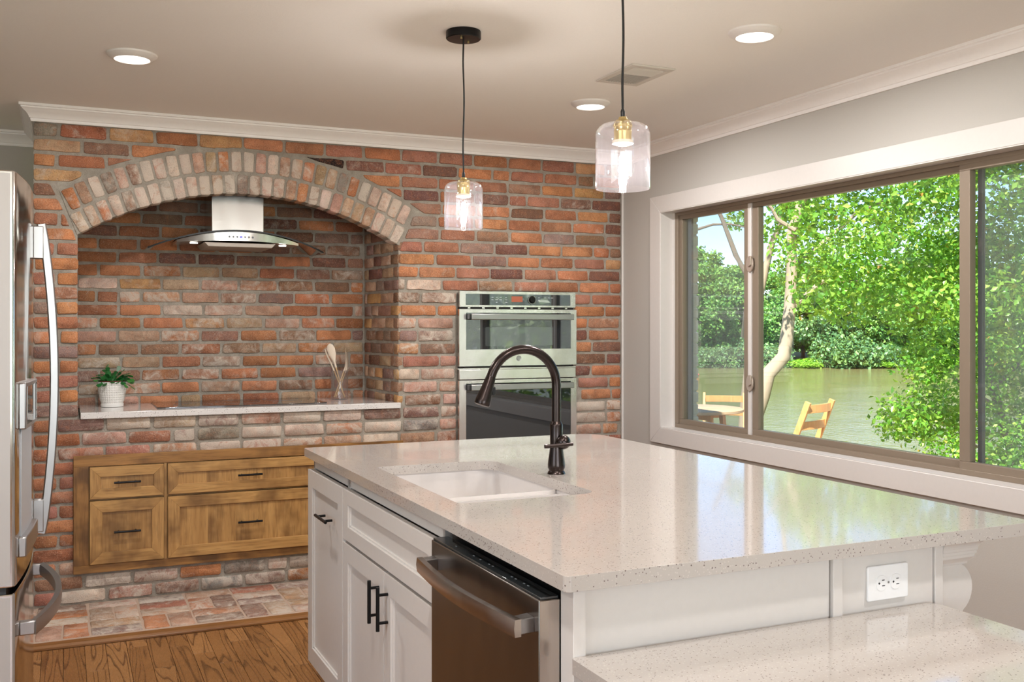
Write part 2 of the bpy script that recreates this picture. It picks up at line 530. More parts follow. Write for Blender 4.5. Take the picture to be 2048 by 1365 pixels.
# window wall: opening Y -1.0 .. 4.869, Z 0.795 .. 2.028
WX0, WX1 = XR, XR + 0.16
WY0, WY1, WZ0, WZ1 = 0.55, 4.869, 0.795, 2.028
box('wall_right', WX0, WX1, WY1, 6.4, 0, CE, 'wall_paint', **struct)
wr = bpy.data.objects['wall_right']
box('wall_right', WX0, WX1, YB, WY0, 0, CE, 'wall_paint', **struct)
box('wall_right', WX0, WX1, WY0, WY1, 0, WZ0, 'wall_paint', **struct)
box('wall_right', WX0, WX1, WY0, WY1, WZ1, CE, 'wall_paint', **struct)
box('wall_recess', XL, -0.13, 6.1, 6.25, 0, CE, 'wall_paint', **struct)
# unseen left and rear walls, window openings added to suit the fill lamps
box('wall_left', XL - 0.15, XL, 1.6, 6.25, 0, CE, 'wall_paint', **struct)
box('wall_left', XL - 0.15, XL, YB, -1.0, 0, CE, 'wall_paint', **struct)
box('wall_left', XL - 0.15, XL, -1.0, 1.6, 0, 0.6, 'wall_paint', **struct)
box('wall_left', XL - 0.15, XL, -1.0, 1.6, 2.3, CE, 'wall_paint', **struct)
box('wall_rear', XL - 0.15, -1.0, YB - 0.15, YB, 0, CE, 'wall_paint', **struct)
box('wall_rear', 2.1, XR + 0.16, YB - 0.15, YB, 0, CE, 'wall_paint', **struct)
box('wall_rear', -1.0, 2.1, YB - 0.15, YB, 0, 0.55, 'wall_paint', **struct)
box('wall_rear', -1.0, 2.1, YB - 0.15, YB, 2.35, CE, 'wall_paint', **struct)
for nm, horiz in (('added_window_rear', True), ('added_window_left', False)):  # unseen windows added to go with the fill lamps
    w = thing(nm, (0, 0, 0), None, None, kind='structure')
    f = MB()
    if horiz:
        x0, x1, y0, y1, z0, z1 = -1.0, 2.1, YB - 0.1, YB - 0.04, 0.55, 2.35
        for a, b in ((x0, x0 + .06), (x1 - .06, x1), (0.0, .06), (1.05, 1.11)):
            f.box(a, b, y0, y1, z0, z1)
        f.box(x0, x1, y0, y1, z0, z0 + .06).box(x0, x1, y0, y1, z1 - .06, z1)
        g = MB().box(x0 + .06, x1 - .06, y0 + .025, y0 + .03, z0 + .06, z1 - .06)
    else:
        x0, x1, y0, y1, z0, z1 = XL - 0.1, XL - 0.04, -1.0, 1.6, 0.6, 2.3
        for a, b in ((y0, y0 + .06), (y1 - .06, y1), (0.27, .33)):
            f.box(x0, x1, a, b, z0, z1)
        f.box(x0, x1, y0, y1, z0, z0 + .06).box(x0, x1, y0, y1, z1 - .06, z1)
        g = MB().box(x0 + .025, x0 + .03, y0 + .06, y1 - .06, z0 + .06, z1 - .06)
    obj('window_frame', f, 'trim_white', w)
    obj('pane', g, 'window_glass', w)

# floor: oak strips running toward the brick wall
floor = box('floor', XL, XR, YB, 4.69, -0.06, -0.012, 'seam_dark', **struct)
box('subfloor', XL, XR, 4.69, 6.25, -0.06, -0.005, 'mortar', kind='structure')
pw = 0.083
rest = MB()
bars = []
i = 0
x = -0.58
while x < 0.99:
    y = 4.676
    y -= random.uniform(0.1, 0.9)
    top = 4.676
    while top > 2.3:
        bars.append((x, x + pw, max(y, 2.3), top))
        top = y
        y -= random.uniform(0.45, 1.1)
    x += pw
for (a, b, c0, c1) in bars:
    o = box('floor_board', a + 0.0006, b - 0.0006, c0 + 0.0008, c1 - 0.0008, -0.012, 0.0, 'oak_floor', floor, 0.0010)
for x0, x1, y0, y1 in ((XL, -0.58, YB, 4.676), (-0.58 + pw * 19, XR, YB, 4.676), (-0.58, -0.58 + pw * 19, YB, 2.3)):
    k = max(1, int(round((x1 - x0) / pw)))
    ww = (x1 - x0) / k
    for q in range(k):
        y = y0
        while y < y1 - 0.01:
            e = min(y1, y + random.uniform(0.6, 1.4))
            rest.box(x0 + q * ww + .0006, x0 + (q + 1) * ww - .0006, y, e - .001, -0.012, 0.0)
            y = e
obj('floor_boards_beyond', rest, 'oak_floor', floor, kind='stuff')

# ------------------------------------------------------------------ crown moulding
P_, D_ = 0.062, 0.078
prof = [(0.0, 0.0), (0.010, 0.0), (0.013, 0.008), (0.013, 0.014), (0.018, 0.016), (0.022, 0.026), (0.032, 0.040), (0.046, 0.050), (0.050, 0.056),
        (0.053, 0.058), (0.054, 0.064), (P_, 0.066), (P_, D_ - 0.0), (0.0, D_)]
path = [((XL, 6.1)), ((-0.1295, 6.1)), ((-0.1295, YW)), ((XR, YW)), ((XR, YB)), ((XL, YB)), ((XL, 6.1))]
def inward(a, b):
    d = Vector((b[0] - a[0], b[1] - a[1])).normalized()
    return Vector((d.y, -d.x))
ns = [inward(path[i], path[i + 1]) for i in range(len(path) - 1)]
def mit(i):
    if i == 0 or i == len(path) - 1:
        n1, n2 = ns[-1], ns[0]
    else:
        n1, n2 = ns[i - 1], ns[i]
    b = (n1 + n2)
    return b / (1 + n1.dot(n2))
for i in range(len(path) - 1):
    a = Vector(path[i]); b = Vector(path[i + 1])
    ma, mb_ = mit(i), mit(i + 1)
    vs = [(a.x + ma.x * o_, a.y + ma.y * o_, CE - D_ + z) for o_, z in prof] + [(b.x + mb_.x * o_, b.y + mb_.y * o_, CE - D_ + z) for o_, z in prof]
    k = len(prof)
    fs = [(j, (j + 1) % k, (j + 1) % k + k, j + k) for j in range(k)] + [tuple(range(k))[::-1], tuple(range(k, 2 * k))]
    obj('trim_%d' % (i + 1), MB().add(vs, fs), 'crown_white', None, smooth=True, **struct)
box('trim_7', XR - 0.014, XR, YW - 0.014, YW + 0.0, 0.0, CE - D_, 'trim_white', None, 0.004, **struct)
box('baseboard_recess', XL, -0.13, 6.085, 6.1, 0, 0.12, 'trim_white', None, 0.003, **struct)
box('baseboard_right', XR - 0.014, XR, 0.2, YW - 0.02, 0, 0.12, 'trim_white', None, 0.003, **struct)

# ------------------------------------------------------------------ brick wall
MY = YW + 0.007        # face of the mortar, a little behind the brick faces
YN = 5.826             # back of the cooking niche (mortar face)
NX0, NX1, NX1b = 0.065, 1.700, 1.648
OX0, OX1, OZ0, OZ1 = 2.052, 2.786, 0.46, 1.570   # hole for the oven
AC = (0.8825, 0.573); AR = 1.491                 # arch: centre and inner radius
def arch_z(x, r=AR):
    d = r * r - (x - AC[0]) ** 2
    return AC[1] + math.sqrt(max(d, 0))
wall = thing('wall_back', (0, 0, 0), None, None, kind='structure')
mo = MB()
mo.prism([(-0.1295, MY), (NX0, MY), (NX0, 5.95), (-0.1295, 5.95)], 0.0, CE, 'z')                       # left pier
mo.prism([(NX1, MY), (OX0, MY), (OX0, 5.95), (NX1b - 0.012, 5.95)], 0.0, CE, 'z')                       # right of niche
mo.box(OX0, OX1, MY, 5.95, 0, OZ0).box(OX0, OX1, MY, 5.95, OZ1, CE).box(OX0, OX1, 5.92, 5.95, OZ0, OZ1)
mo.box(OX1, XR, MY, 5.95, 0, CE)
mo.box(NX0, NX1, MY, 5.82, 0, 0.921)
mo.prism([(NX0, YN), (NX1b, YN), (NX1b - 0.012, 5.95), (NX0, 5.95)], 0.0, CE, 'z')                     # niche back
seg = 30
pts = [(NX0 + (NX1 - NX0) * i / seg) for i in range(seg + 1)]
for i in range(seg):                                                                                      # spandrel
    a, b = pts[i], pts[i + 1]
    mo.prism([(a, arch_z(a) + 0.004), (b, arch_z(b) + 0.004), (b, CE), (a, CE)], MY, YW + 0.100, 'y')
obj('mortar', mo, 'mortar', wall)

# palette: weights per zone.  (sRGB, limewash plus painted light)
PAL = dict(
    orange=(196, 128, 86), deep=(168, 108, 76), brown=(148, 112, 90), purple=(144, 116, 104), tan=(184, 150, 120), pink=(196, 154, 134),
    ochre=(196, 148, 98), grey=(146, 134, 122), pale=(210, 186, 168), red=(172, 114, 92), black=(34, 32, 33), maroon=(122, 84, 72), slate=(132, 130, 126))
ZONES = {
    'upper_left': ([('orange', 5), ('deep', 4), ('brown', 3), ('tan', 2), ('ochre', 2), ('grey', 1), ('red', 2)], (0.02, 0.34)),
    'upper_right': ([('orange', 5), ('deep', 6), ('brown', 4), ('maroon', 3), ('ochre', 1), ('red', 3), ('purple', 1)], (0.0, 0.28)),
    'mid_right': ([('orange', 3), ('pink', 4), ('red', 3), ('brown', 3), ('pale', 1), ('purple', 2)], (0.18, 0.46)),
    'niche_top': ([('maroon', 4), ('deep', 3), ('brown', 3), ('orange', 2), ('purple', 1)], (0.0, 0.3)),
    'niche': ([('tan', 4), ('brown', 3), ('orange', 5), ('purple', 1), ('deep', 3), ('ochre', 1), ('pink', 2), ('pale', 1)], (0.12, 0.46)),
    'pier': ([('orange', 4), ('red', 3), ('deep', 3), ('brown', 2), ('purple', 1)], (0.05, 0.32)),
    'low': ([('pink', 5), ('red', 3), ('purple', 3), ('tan', 2), ('grey', 1), ('pale', 3), ('orange', 2), ('slate', 1)], (0.26, 0.54)),  # brighter light low on the wall put into these colours, besides limewash
    'arch': ([('pale', 5), ('tan', 4), ('pink', 3), ('orange', 2), ('grey', 2), ('brown', 1)], (0.24, 0.56)),
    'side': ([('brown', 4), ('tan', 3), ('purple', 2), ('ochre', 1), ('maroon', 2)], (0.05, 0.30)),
    'hearth': ([('pink', 4), ('purple', 3), ('red', 2), ('orange', 2), ('tan', 3), ('slate', 1)], (0.30, 0.50)),
}
for z in ZONES.values():
    z[0][:] = [n_ for n_, w_ in z[0] for _ in range(w_)]
rb = random.Random(5)
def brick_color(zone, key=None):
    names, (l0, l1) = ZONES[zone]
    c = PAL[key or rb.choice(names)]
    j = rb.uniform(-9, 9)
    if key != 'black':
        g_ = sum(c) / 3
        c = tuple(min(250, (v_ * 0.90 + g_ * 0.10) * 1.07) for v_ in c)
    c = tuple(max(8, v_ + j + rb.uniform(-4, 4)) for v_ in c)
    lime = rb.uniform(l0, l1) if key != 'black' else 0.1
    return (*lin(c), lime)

def outline(poly, rr, n_side=2, jit=0.0026, corner=0.0075):
    """irregular worn outline of a convex polygon: corners knocked off, sides slightly wavy"""
    n = len(poly)
    out = []
    for i in range(n):
        p0 = Vector(poly[i - 1]); p = Vector(poly[i]); p1 = Vector(poly[(i + 1) % n])
        a = (p0 - p); b = (p1 - p)
        la, lb = a.length, b.length
        ca = min(corner * rr.uniform(0.6, 1.3), la * 0.3); cb = min(corner * rr.uniform(0.6, 1.3), lb * 0.3)
        out.append(p + a.normalized() * ca)
        out.append(p + b.normalized() * cb)
        if lb > 0.13:
            out.append(p + b * rr.uniform(0.28, 0.38))
            out.append(p + b * rr.uniform(0.62, 0.72))
    return [(q[0] + rr.uniform(-jit, jit), q[1] + rr.uniform(-jit, jit)) for q in out]

def brick_mesh(poly, depth, rr, name='brick'):
    """poly in a local (u, w) plane, brick face at 0 toward -n, depth backwards; local axes x=u, y=depth, z=w"""
    o_ = outline(poly, rr)
    cx = sum(p[0] for p in o_) / len(o_); cz = sum(p[1] for p in o_) / len(o_)
    n = len(o_)
    inner = []
    for p in o_:
        d = Vector((cx - p[0], cz - p[1])); L = d.length
        q = Vector(p) + d.normalized() * min(0.0032, L * 0.3)
        inner.append((q.x, rr.uniform(-0.0012, 0.0012), q.y))
    outer = [(p[0], 0.0035 + rr.uniform(-0.001, 0.0015), p[1]) for p in o_]
    back = [(p[0], depth, p[1]) for p in o_]
    vs = inner + outer + back
    fs = [tuple(range(n))]
    for k in (0, n):
        fs += [(k + i, k + n + i, k + n + (i + 1) % n, k + (i + 1) % n) for i in range(n)]
    me = bpy.data.meshes.new(name)
    me.from_pydata(vs, [], fs)
    me.polygons.foreach_set('use_smooth', [True] * len(me.polygons))
    me.set_sharp_from_angle(angle=R(60))
    me.materials.append(MATS['old_brick'])
    return me
BH = 0.0555
VAR = {}
def variant(L, h=BH, depth=0.03):
    key = (round(L / 0.05), round(h / 0.02), round(depth / 0.03), rb.randrange(7))
    if key not in VAR:
        Lk = max(0.03, key[0] * 0.05)
        VAR[key] = (brick_mesh([(-Lk / 2, -h / 2), (Lk / 2, -h / 2), (Lk / 2, h / 2), (-Lk / 2, h / 2)], depth, rb), Lk, h)
    return VAR[key]
def put_brick(parent, c, u, L, h, zone, color=None, depth=0.03, rot_y=0.0, name='brick', normal_rot=0.0, tilt_x=0.0):
    me, Lk, hk = variant(L, h, depth)
    o = bpy.data.objects.new(name, me)
    link(o, parent)
    o.location = c
    o.rotation_euler = (tilt_x, rot_y, normal_rot)
    o.scale = (L / Lk, 1, h / hk)
    o.color = color or brick_color(zone)
    return o
def clip(poly, a, b, c):
    """keep the side a*x + b*z <= c"""
    out = []
    for i in range(len(poly)):
        p, q = poly[i], poly[(i + 1) % len(poly)]
        dp = a * p[0] + b * p[1] - c; dq = a * q[0] + b * q[1] - c
        if dp <= 0: out.append(p)
        if (dp < 0 < dq) or (dq < 0 < dp):
            t_ = dp / (dp - dq)
            out.append((p[0] + t_ * (q[0] - p[0]), p[1] + t_ * (q[1] - p[1])))
    return out
def parea(poly):
    return abs(sum(poly[i][0] * poly[(i + 1) % len(poly)][1] - poly[(i + 1) % len(poly)][0] * poly[i][1] for i in range(len(poly)))) / 2

COURSE = 0.0705
AO = AR + 0.226          # outer edge of the two arch rings
hidden = []
count = 0
def course_z(k):
    return 2.323 - 0.0715 * k if k <= 20 else 0.893 - 0.0698 * (k - 20)
for k in range(33):
    zc = course_z(k)
    z0, z1 = zc - BH / 2, zc + BH / 2
    if k == 0: z1 = 2.356
    x = -0.1275 - (0.0 if k % 2 else 0.108) + rb.uniform(-0.008, 0.008)
    while x < XR - 0.02:
        L = rb.uniform(0.196, 0.210)
        if rb.random() < 0.05: L = 0.10
        a, b = max(x, -0.1285), min(x + L, XR - 0.016)
        x += L + rb.uniform(0.012, 0.017)
        if b - a < 0.025: continue
        pieces = [(a, b)]
        def cut(lo, hi):
            res = []
            for p0, p1 in pieces:
                if p1 <= lo or p0 >= hi: res.append((p0, p1)); continue
                if lo - p0 > 0.03: res.append((p0, lo))
                if p1 - hi > 0.03: res.append((hi, p1))
            return res
        if z1 > 0.93 and z0 < 1.85: pieces = cut(NX0 + 0.001, NX1 - 0.001)
        if z1 > OZ0 and z0 < OZ1 + 0.004: pieces = cut(OX0 - 0.012, OX1 + 0.016)
        if z1 < 0.735 and z0 > 0.175: pieces = cut(0.052, 1.712)
        for p0, p1 in pieces:
            if p1 - p0 < 0.025: continue
            poly = [(p0, z0), (p1, z0), (p1, z1), (p0, z1)]
            cxx = (p0 + p1) / 2
            custom = False
            if z1 > 1.83 and -0.10 < cxx < 1.90:
                # cut along the extrados of the arch
                full = parea(poly)
                ang = math.atan2((z0 + z1) / 2 - AC[1], cxx - AC[0])
                nx, nz = math.cos(ang), math.sin(ang)
                cand = [clip(poly, -nx, -nz, -(nx * AC[0] + nz * AC[1]) - (AO + 0.013))]
                for sg in (-1, 1):          # the two cut ends of the arch
                    ex0, ez0 = AC[0] + sg * (NX1 - AC[0]), 1.815
                    dxx, dzz = sg * 0.078, 0.182
                    dl = math.hypot(dxx, dzz)
                    qx, qz = sg * dzz / dl, -sg * dxx / dl
                    cand.append(clip(poly, -qx, -qz, -(qx * ex0 + qz * ez0) - 0.012))
                poly2 = max(cand, key=lambda q: parea(q) if len(q) > 2 else 0)
                if len(poly2) < 3 or parea(poly2) < 0.0012: continue
                if parea(poly2) < full * 0.995 and z1 > 1.83:
                    poly = poly2
                    custom = True
            vis = not ((zc < 0.70 and cxx > 1.30))
            # zone
            if zc > 1.62 and cxx > 0.9: zone = 'upper_right'
            elif zc > 1.85: zone = 'upper_left'
            elif zc < 0.93: zone = 'low' if cxx > 0.05 else 'pier'
            elif cxx > 2.7: zone = 'upper_right'
            elif cxx > 1.6: zone = 'mid_right'
            else: zone = 'pier'
            colr = brick_color(zone)
            if k == 1 and 1.26 < cxx < 1.49: colr = brick_color(zone, 'black')
            if not vis:
                hidden.append((poly, colr)); continue
            yy = YW + rb.uniform(-0.0015, 0.0015)
            count += 1
            if custom:
                cc = (sum(p[0] for p in poly) / len(poly), sum(p[1] for p in poly) / len(poly))
                me = brick_mesh([(p[0] - cc[0], p[1] - cc[1]) for p in poly], 0.03, rb)
                o = bpy.data.objects.new('brick', me)
                link(o, wall); o.location = (cc[0], yy, cc[1]); o.color = colr
            else:
                put_brick(wall, ((p0 + p1) / 2, yy, (z0 + z1) / 2), 'x', p1 - p0, z1 - z0, zone, colr, rot_y=rb.uniform(-0.006, 0.006))
for zc in ():
    x = NX0 + 0.012 - rb.uniform(0, 0.1)
    while x < NX1 - 0.02:
        L = rb.uniform(0.190, 0.212)
        a, b = max(x, NX0 + 0.012), min(x + L, NX1 - 0.012)
        x += L + rb.uniform(0.013, 0.018)
        if b - a > 0.03:
            put_brick(wall, ((a + b) / 2, YW + rb.uniform(-0.0015, 0.0015), zc), 'x', b - a, 0.0535, 'low')
            count += 1
print('front bricks', count)
hb = MB()
for poly, c_ in hidden:
    hb.prism(poly, YW, YW + 0.03, 'y')
o = obj('bricks_behind_island', hb, 'old_brick', wall, kind='stuff')
o.color = (*lin((170, 108, 90)), 0.3)

# the two rings of the arch, bricks set on end
arch = thing('brick_arch', (AC[0], YW, AC[1]), None, None, kind='structure')
half = math.asin(0.8175 / AR)
for ring, (n_, r0, r1) in enumerate(((28, AR, AR + 0.100), (29, AR + 0.115, AR + 0.218))):
    lim = (R(32.75), R(31.75))[ring]
    for i in range(n_):
        t_ = (i + 0.5) / n_ * 2 - 1
        ang = t_ * lim
        rm = (r0 + r1) / 2
        # springing ends keep their place, bricks lean a little less than the true radius
        xx = AC[0] + rm * math.sin(ang) - 0.0; zz = AC[1] + rm * math.cos(ang)
        w_ = 2 * lim * rm / n_
        wb = w_ - 0.0125
        hh = (r1 - r0) / 2
        po = [(-wb / 2 * 0.97, -hh), (wb / 2 * 0.97, -hh), (wb / 2 * 1.03, hh), (-wb / 2 * 1.03, hh)]
        me = brick_mesh(po, 0.092 if ring == 0 else 0.03, rb)
        o = bpy.data.objects.new('brick', me)
        link(o, arch)
        lean = ang * 0.86
        o.location = (xx - AC[0], -0.006 + rb.uniform(-0.0015, 0.0015), zz - AC[1])
        o.rotation_euler = (0, lean, 0)
        o.color = brick_color('arch')
# soffit mortar of the arch and wedge fill between the rings
am = MB()
am2 = 40
for i in range(am2):
    a0 = -1 + 2 * i / am2; a1 = -1 + 2 * (i + 1) / am2
    am.add([(r_ * math.sin(q * e_a), y_, r_ * math.cos(q * e_a)) for y_ in (0.001, 0.100) for q in (a0, a1) for r_, e_a in ((AR + 0.004, half), (AR + 0.222, R(31.6)))],
           [(0, 1, 3, 2), (4, 6, 7, 5), (0, 2, 6, 4), (1, 5, 7, 3)] + ([(0, 4, 5, 1)] if i == 0 else []) + ([(2, 3, 7, 6)] if i == am2 - 1 else []))
obj('mortar', am, 'mortar', arch)

# niche: back wall and right side bricks
nb = thing('wall_niche', (0, 0, 0), None, None, kind='structure')
for k in range(0, 20):
    zc = course_z(k)
    if zc < 0.95: continue
    x = NX0 + 0.004 - (0.10 if k % 2 else 0.0) + rb.uniform(-0.01, 0.01)
    while x < NX1b - 0.02:
        L = rb.uniform(0.19, 0.208)
        if rb.random() < 0.06: L = 0.10
        a, b = max(x, NX0 + 0.002), min(x + L, NX1b - 0.012)
        x += L + rb.uniform(0.012, 0.017)
        if b - a < 0.03: continue
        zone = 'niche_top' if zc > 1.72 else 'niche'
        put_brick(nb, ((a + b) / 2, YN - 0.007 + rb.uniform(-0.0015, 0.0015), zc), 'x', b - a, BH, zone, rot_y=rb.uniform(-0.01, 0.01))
ang = math.atan2(NX1b - NX1, YN - YW)       # the side wall runs slightly inward
for k in range(0, 20):
    zc = course_z(k)
    if zc < 0.95: continue
    y = YW + 0.003 if k % 2 else YW + 0.003
    first = True
    while y < YN - 0.03:
        L = rb.uniform(0.095, 0.105) if rb.random() < 0.55 else rb.uniform(0.13, 0.2)
        if first and k % 2: L = 0.06
        if zc > 1.83 and first:
            y = YW + 0.105
        first = False
        b = min(y + L, YN - 0.012)
        if b - y > 0.025:
            ym = (y + b) / 2
            xm = NX1 + (NX1b - NX1) * (ym - YW) / (YN - YW)
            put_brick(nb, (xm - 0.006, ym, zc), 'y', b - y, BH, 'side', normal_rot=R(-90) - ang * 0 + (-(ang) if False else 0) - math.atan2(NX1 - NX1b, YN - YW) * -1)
        y = b + rb.uniform(0.010, 0.014)

# hearth of bricks laid flat in a basket weave, with an oak border strip
HZ = 0.02
hearth = thing('brick_hearth', (0, 0, 0), 'low brick hearth paved in basket weave at the foot of the brick wall', 'hearth')
box('mortar_bed', -0.34, 1.98, 4.722, MY, -0.004, HZ - 0.003, 'sandy_mortar', hearth)
for ci in range(10):
    bx = -0.333 + 0.2235 * ci
    pat = ['H', 'V', 'H', 'H'] if ci % 2 == 0 else ['H', 'H', 'H', 'V']
    y = YW - 0.006
    for t_ in pat:
        if t_ == 'H':
            d = 0.106
            cells = [(bx, bx + 0.214, y - d, y)]
        else:
            d = 0.212
            cells = [(bx, bx + 0.103, y - d, y), (bx + 0.111, bx + 0.214, y - d, y)]
        if t_ == 'H' and pat.index('H') == 0 and y > YW - 0.02: pass
        for (a, b, c0, c1) in cells:
            c0 = max(c0, 4.737)
            if c1 - c0 < 0.03: continue
            o_ = brick_mesh([(-(b - a) / 2, -(c1 - c0) / 2), ((b - a) / 2, -(c1 - c0) / 2), ((b - a) / 2, (c1 - c0) / 2), (-(b - a) / 2, (c1 - c0) / 2)], 0.016, rb)
            o = bpy.data.objects.new('paving_brick', o_)
            link(o, hearth)
            o.location = ((a + b) / 2, (c0 + c1) / 2, HZ + rb.uniform(-0.001, 0.001))
            o.rotation_euler = (R(-90), 0, 0)
            o.color = brick_color('hearth')
        y -= d + 0.007
obj('border_strip', MB().prism([(4.676, 0.0), (4.676, 0.010), (4.688, 0.018), (4.730, 0.0205), (4.733, 0.0)], -0.42, 1.98, 'x'), 'threshold_oak', hearth, 0.002)

# ------------------------------------------------------------------ cooking niche contents
plate('cooktop_counter', [(0.078, 5.300), (1.706, 5.300), (1.706, 5.3165), (1.690, 5.3165), (1.641, 5.816), (0.078, 5.816)], [], 0.922, 0.954, 'quartz_cooktop', None, 0.003,
      label='white quartz counter shelf carrying the cooktop in the brick niche', cat='countertop')
ct = thing('cooktop', (0.88, 5.63, 0.954), 'flat dark glass cooktop lying on the niche counter', 'cooktop')
plate('glass_top', [(-0.44, -0.215), (-0.40, -0.228), (0.40, -0.228), (0.44, -0.215), (0.44, 0.19), (-0.44, 0.19)], [], 0.0, 0.006, 'cooktop_glass', ct, 0.002)
for bx, by, br in ((-0.25, -0.09, 0.10), (-0.25, 0.11, 0.07), (0.0, 0.02, 0.12), (0.25, -0.09, 0.08), (0.25, 0.11, 0.10)):
    obj('burner_ring', MB().lathe([(br, 0.0), (br, 0.0004), (br - 0.003, 0.0004), (br - 0.003, 0.0)], 40, (bx, by, 0.006), cap=False), 'gasket', ct)

# range hood
hood = thing('range_hood', (0.86, 5.819, 1.80), 'stainless wall hood with curved glass wings under the brick arch', 'range hood')
def arc_z(x, half_w=0.46, z_mid=0.078, z_end=-0.018):
    return z_end + (z_mid - z_end) * (1 - (x / half_w) ** 2)
# chimney: slightly darker side returns, front sheet
obj('chimney', MB().box(-0.137, 0.137, -0.30, -0.001, 0.075, 0.60), 'stainless_hood', hood, 0.003)
# curved glass canopy
g = MB()
nseg = 24
top = []
for i in range(nseg + 1):
    x = -0.46 + 0.92 * i / nseg
    top.append((x, arc_z(x)))
for i in range(nseg):
    (xa, za), (xb, zb) = top[i], top[i + 1]
    def fy(x): return -0.42 + 0.10 * (abs(x) / 0.46) ** 2.2
    g.add([(xa, fy(xa), za), (xb, fy(xb), zb), (xb, -0.03, zb), (xa, -0.03, za), (xa, fy(xa), za + .006), (xb, fy(xb), zb + .006), (xb, -0.03, zb + .006), (xa, -0.03, za + .006)],
          [(3, 2, 1, 0), (4, 5, 6, 7), (0, 1, 5, 4), (2, 3, 7, 6)] + ([(3, 0, 4, 7)] if i == 0 else []) + ([(1, 2, 6, 5)] if i == nseg - 1 else []))
obj('glass_canopy', g, 'smoked_glass', hood, smooth=True)
e_ = MB()
e_.sweep([(x, -0.42 + 0.10 * (abs(x) / 0.46) ** 2.2 - 0.001, z + 0.003) for x, z in top], [(-.002, -.004), (.002, -.004), (.002, .004), (-.002, .004)])
obj('glass_edge', e_, 'black_plastic', hood)
# front fascia: curved steel band with tapering ends
fv = []; ff = []
nn = 20
for i in range(nn + 1):
    x = -0.318 + 0.636 * i / nn
    zt = arc_z(x) - 0.003
    zb = 0.018 + 0.010 * (1 - (x / 0.318) ** 2) - (0.0 if abs(x) < 0.29 else 0.0)
    zb = min(zb, zt - 0.012)
    yf = -0.405 + 0.07 * (abs(x) / 0.318) ** 2
    fv += [(x, yf, zb), (x, yf - 0.004, zt), (x, -0.03, zt), (x, -0.03, zb)]
for i in range(nn):
    a, b = i * 4, i * 4 + 4
    ff += [(a, b, b + 1, a + 1), (a + 1, b + 1, b + 2, a + 2), (a + 2, b + 2, b + 3, a + 3), (a + 3, b + 3, b, a)]
ff += [(0, 1, 2, 3), (nn * 4 + 3, nn * 4 + 2, nn * 4 + 1, nn * 4)]
obj('control_fascia', MB().add(fv, ff), 'stainless_hood', hood, smooth=True)
for i in range(7):
    bx = -0.060 + i * 0.020
    if i == 3:
        box('display', bx - 0.006, bx + 0.006, -0.4115, -0.408, 0.043, 0.053, 'blue_display', hood)
    else:
        obj('button', MB().lathe([(0.0052, 0.0), (0.0052, 0.003), (0.0035, 0.004), (0.0035, 0.003), (0, 0.003)], 12, (bx, -0.4075, 0.048), 'y'), 'gasket', hood).scale = (1, 1, 1)
obj('filter_tray', MB().prism([(-0.185, 0.018), (0.185, 0.018), (0.165, -0.004), (-0.165, -0.004)], -0.385, -0.06, 'y'), 'filter_metal', hood, 0.002)
for s_ in (-1, 1):
    obj('lamp', MB().lathe([(0.020, 0.0), (0.020, 0.004), (0, 0.004)][::-1], 16, (s_ * 0.232, -0.33, 0.013)), 'hood_lamp', hood)

# plant pot
pot = thing('potted_plant', (0.235, 5.64, 0.954), 'white dimpled pot of green holiday cactus on the counter', 'potted plant')
n_ = 40
prof_ = [(0.050, 0.0), (0.056, 0.002), (0.057, 0.016), (0.054, 0.020)]
obj('pot_base', MB().lathe([(0.0, 0.0)] + prof_ + [(0.0, 0.020)], n_), 'ceramic_plain', pot, smooth=True)
pr2 = [(0.054, 0.018), (0.062, 0.045), (0.068, 0.080), (0.0715, 0.112), (0.0725, 0.132), (0.070, 0.133), (0.066, 0.105), (0.052, 0.022)]
me_o = obj('pot_body', MB().lathe(pr2, n_, cap=False), 'dimpled_ceramic', pot, smooth=True)
me = me_o.data
uv = me.uv_layers.new(name='UVMap')
for poly in me.polygons:
    angs = [math.atan2(me.vertices[me.loops[l].vertex_index].co.y, me.vertices[me.loops[l].vertex_index].co.x) for l in poly.loop_indices]
    mx_ = max(angs)
    for l, a in zip(poly.loop_indices, angs):
        if mx_ - a > PI: a += 2 * PI
        co = me.vertices[me.loops[l].vertex_index].co
        uv.data[l].uv = (a / (2 * PI) * 34, co.z / 0.0125)
obj('liner', MB().lathe([(0.0, 0.120), (0.064, 0.120), (0.066, 0.138), (0.063, 0.138), (0.061, 0.124), (0, 0.124)], 30), 'terracotta_liner', pot, smooth=True)
rp = random.Random(3)
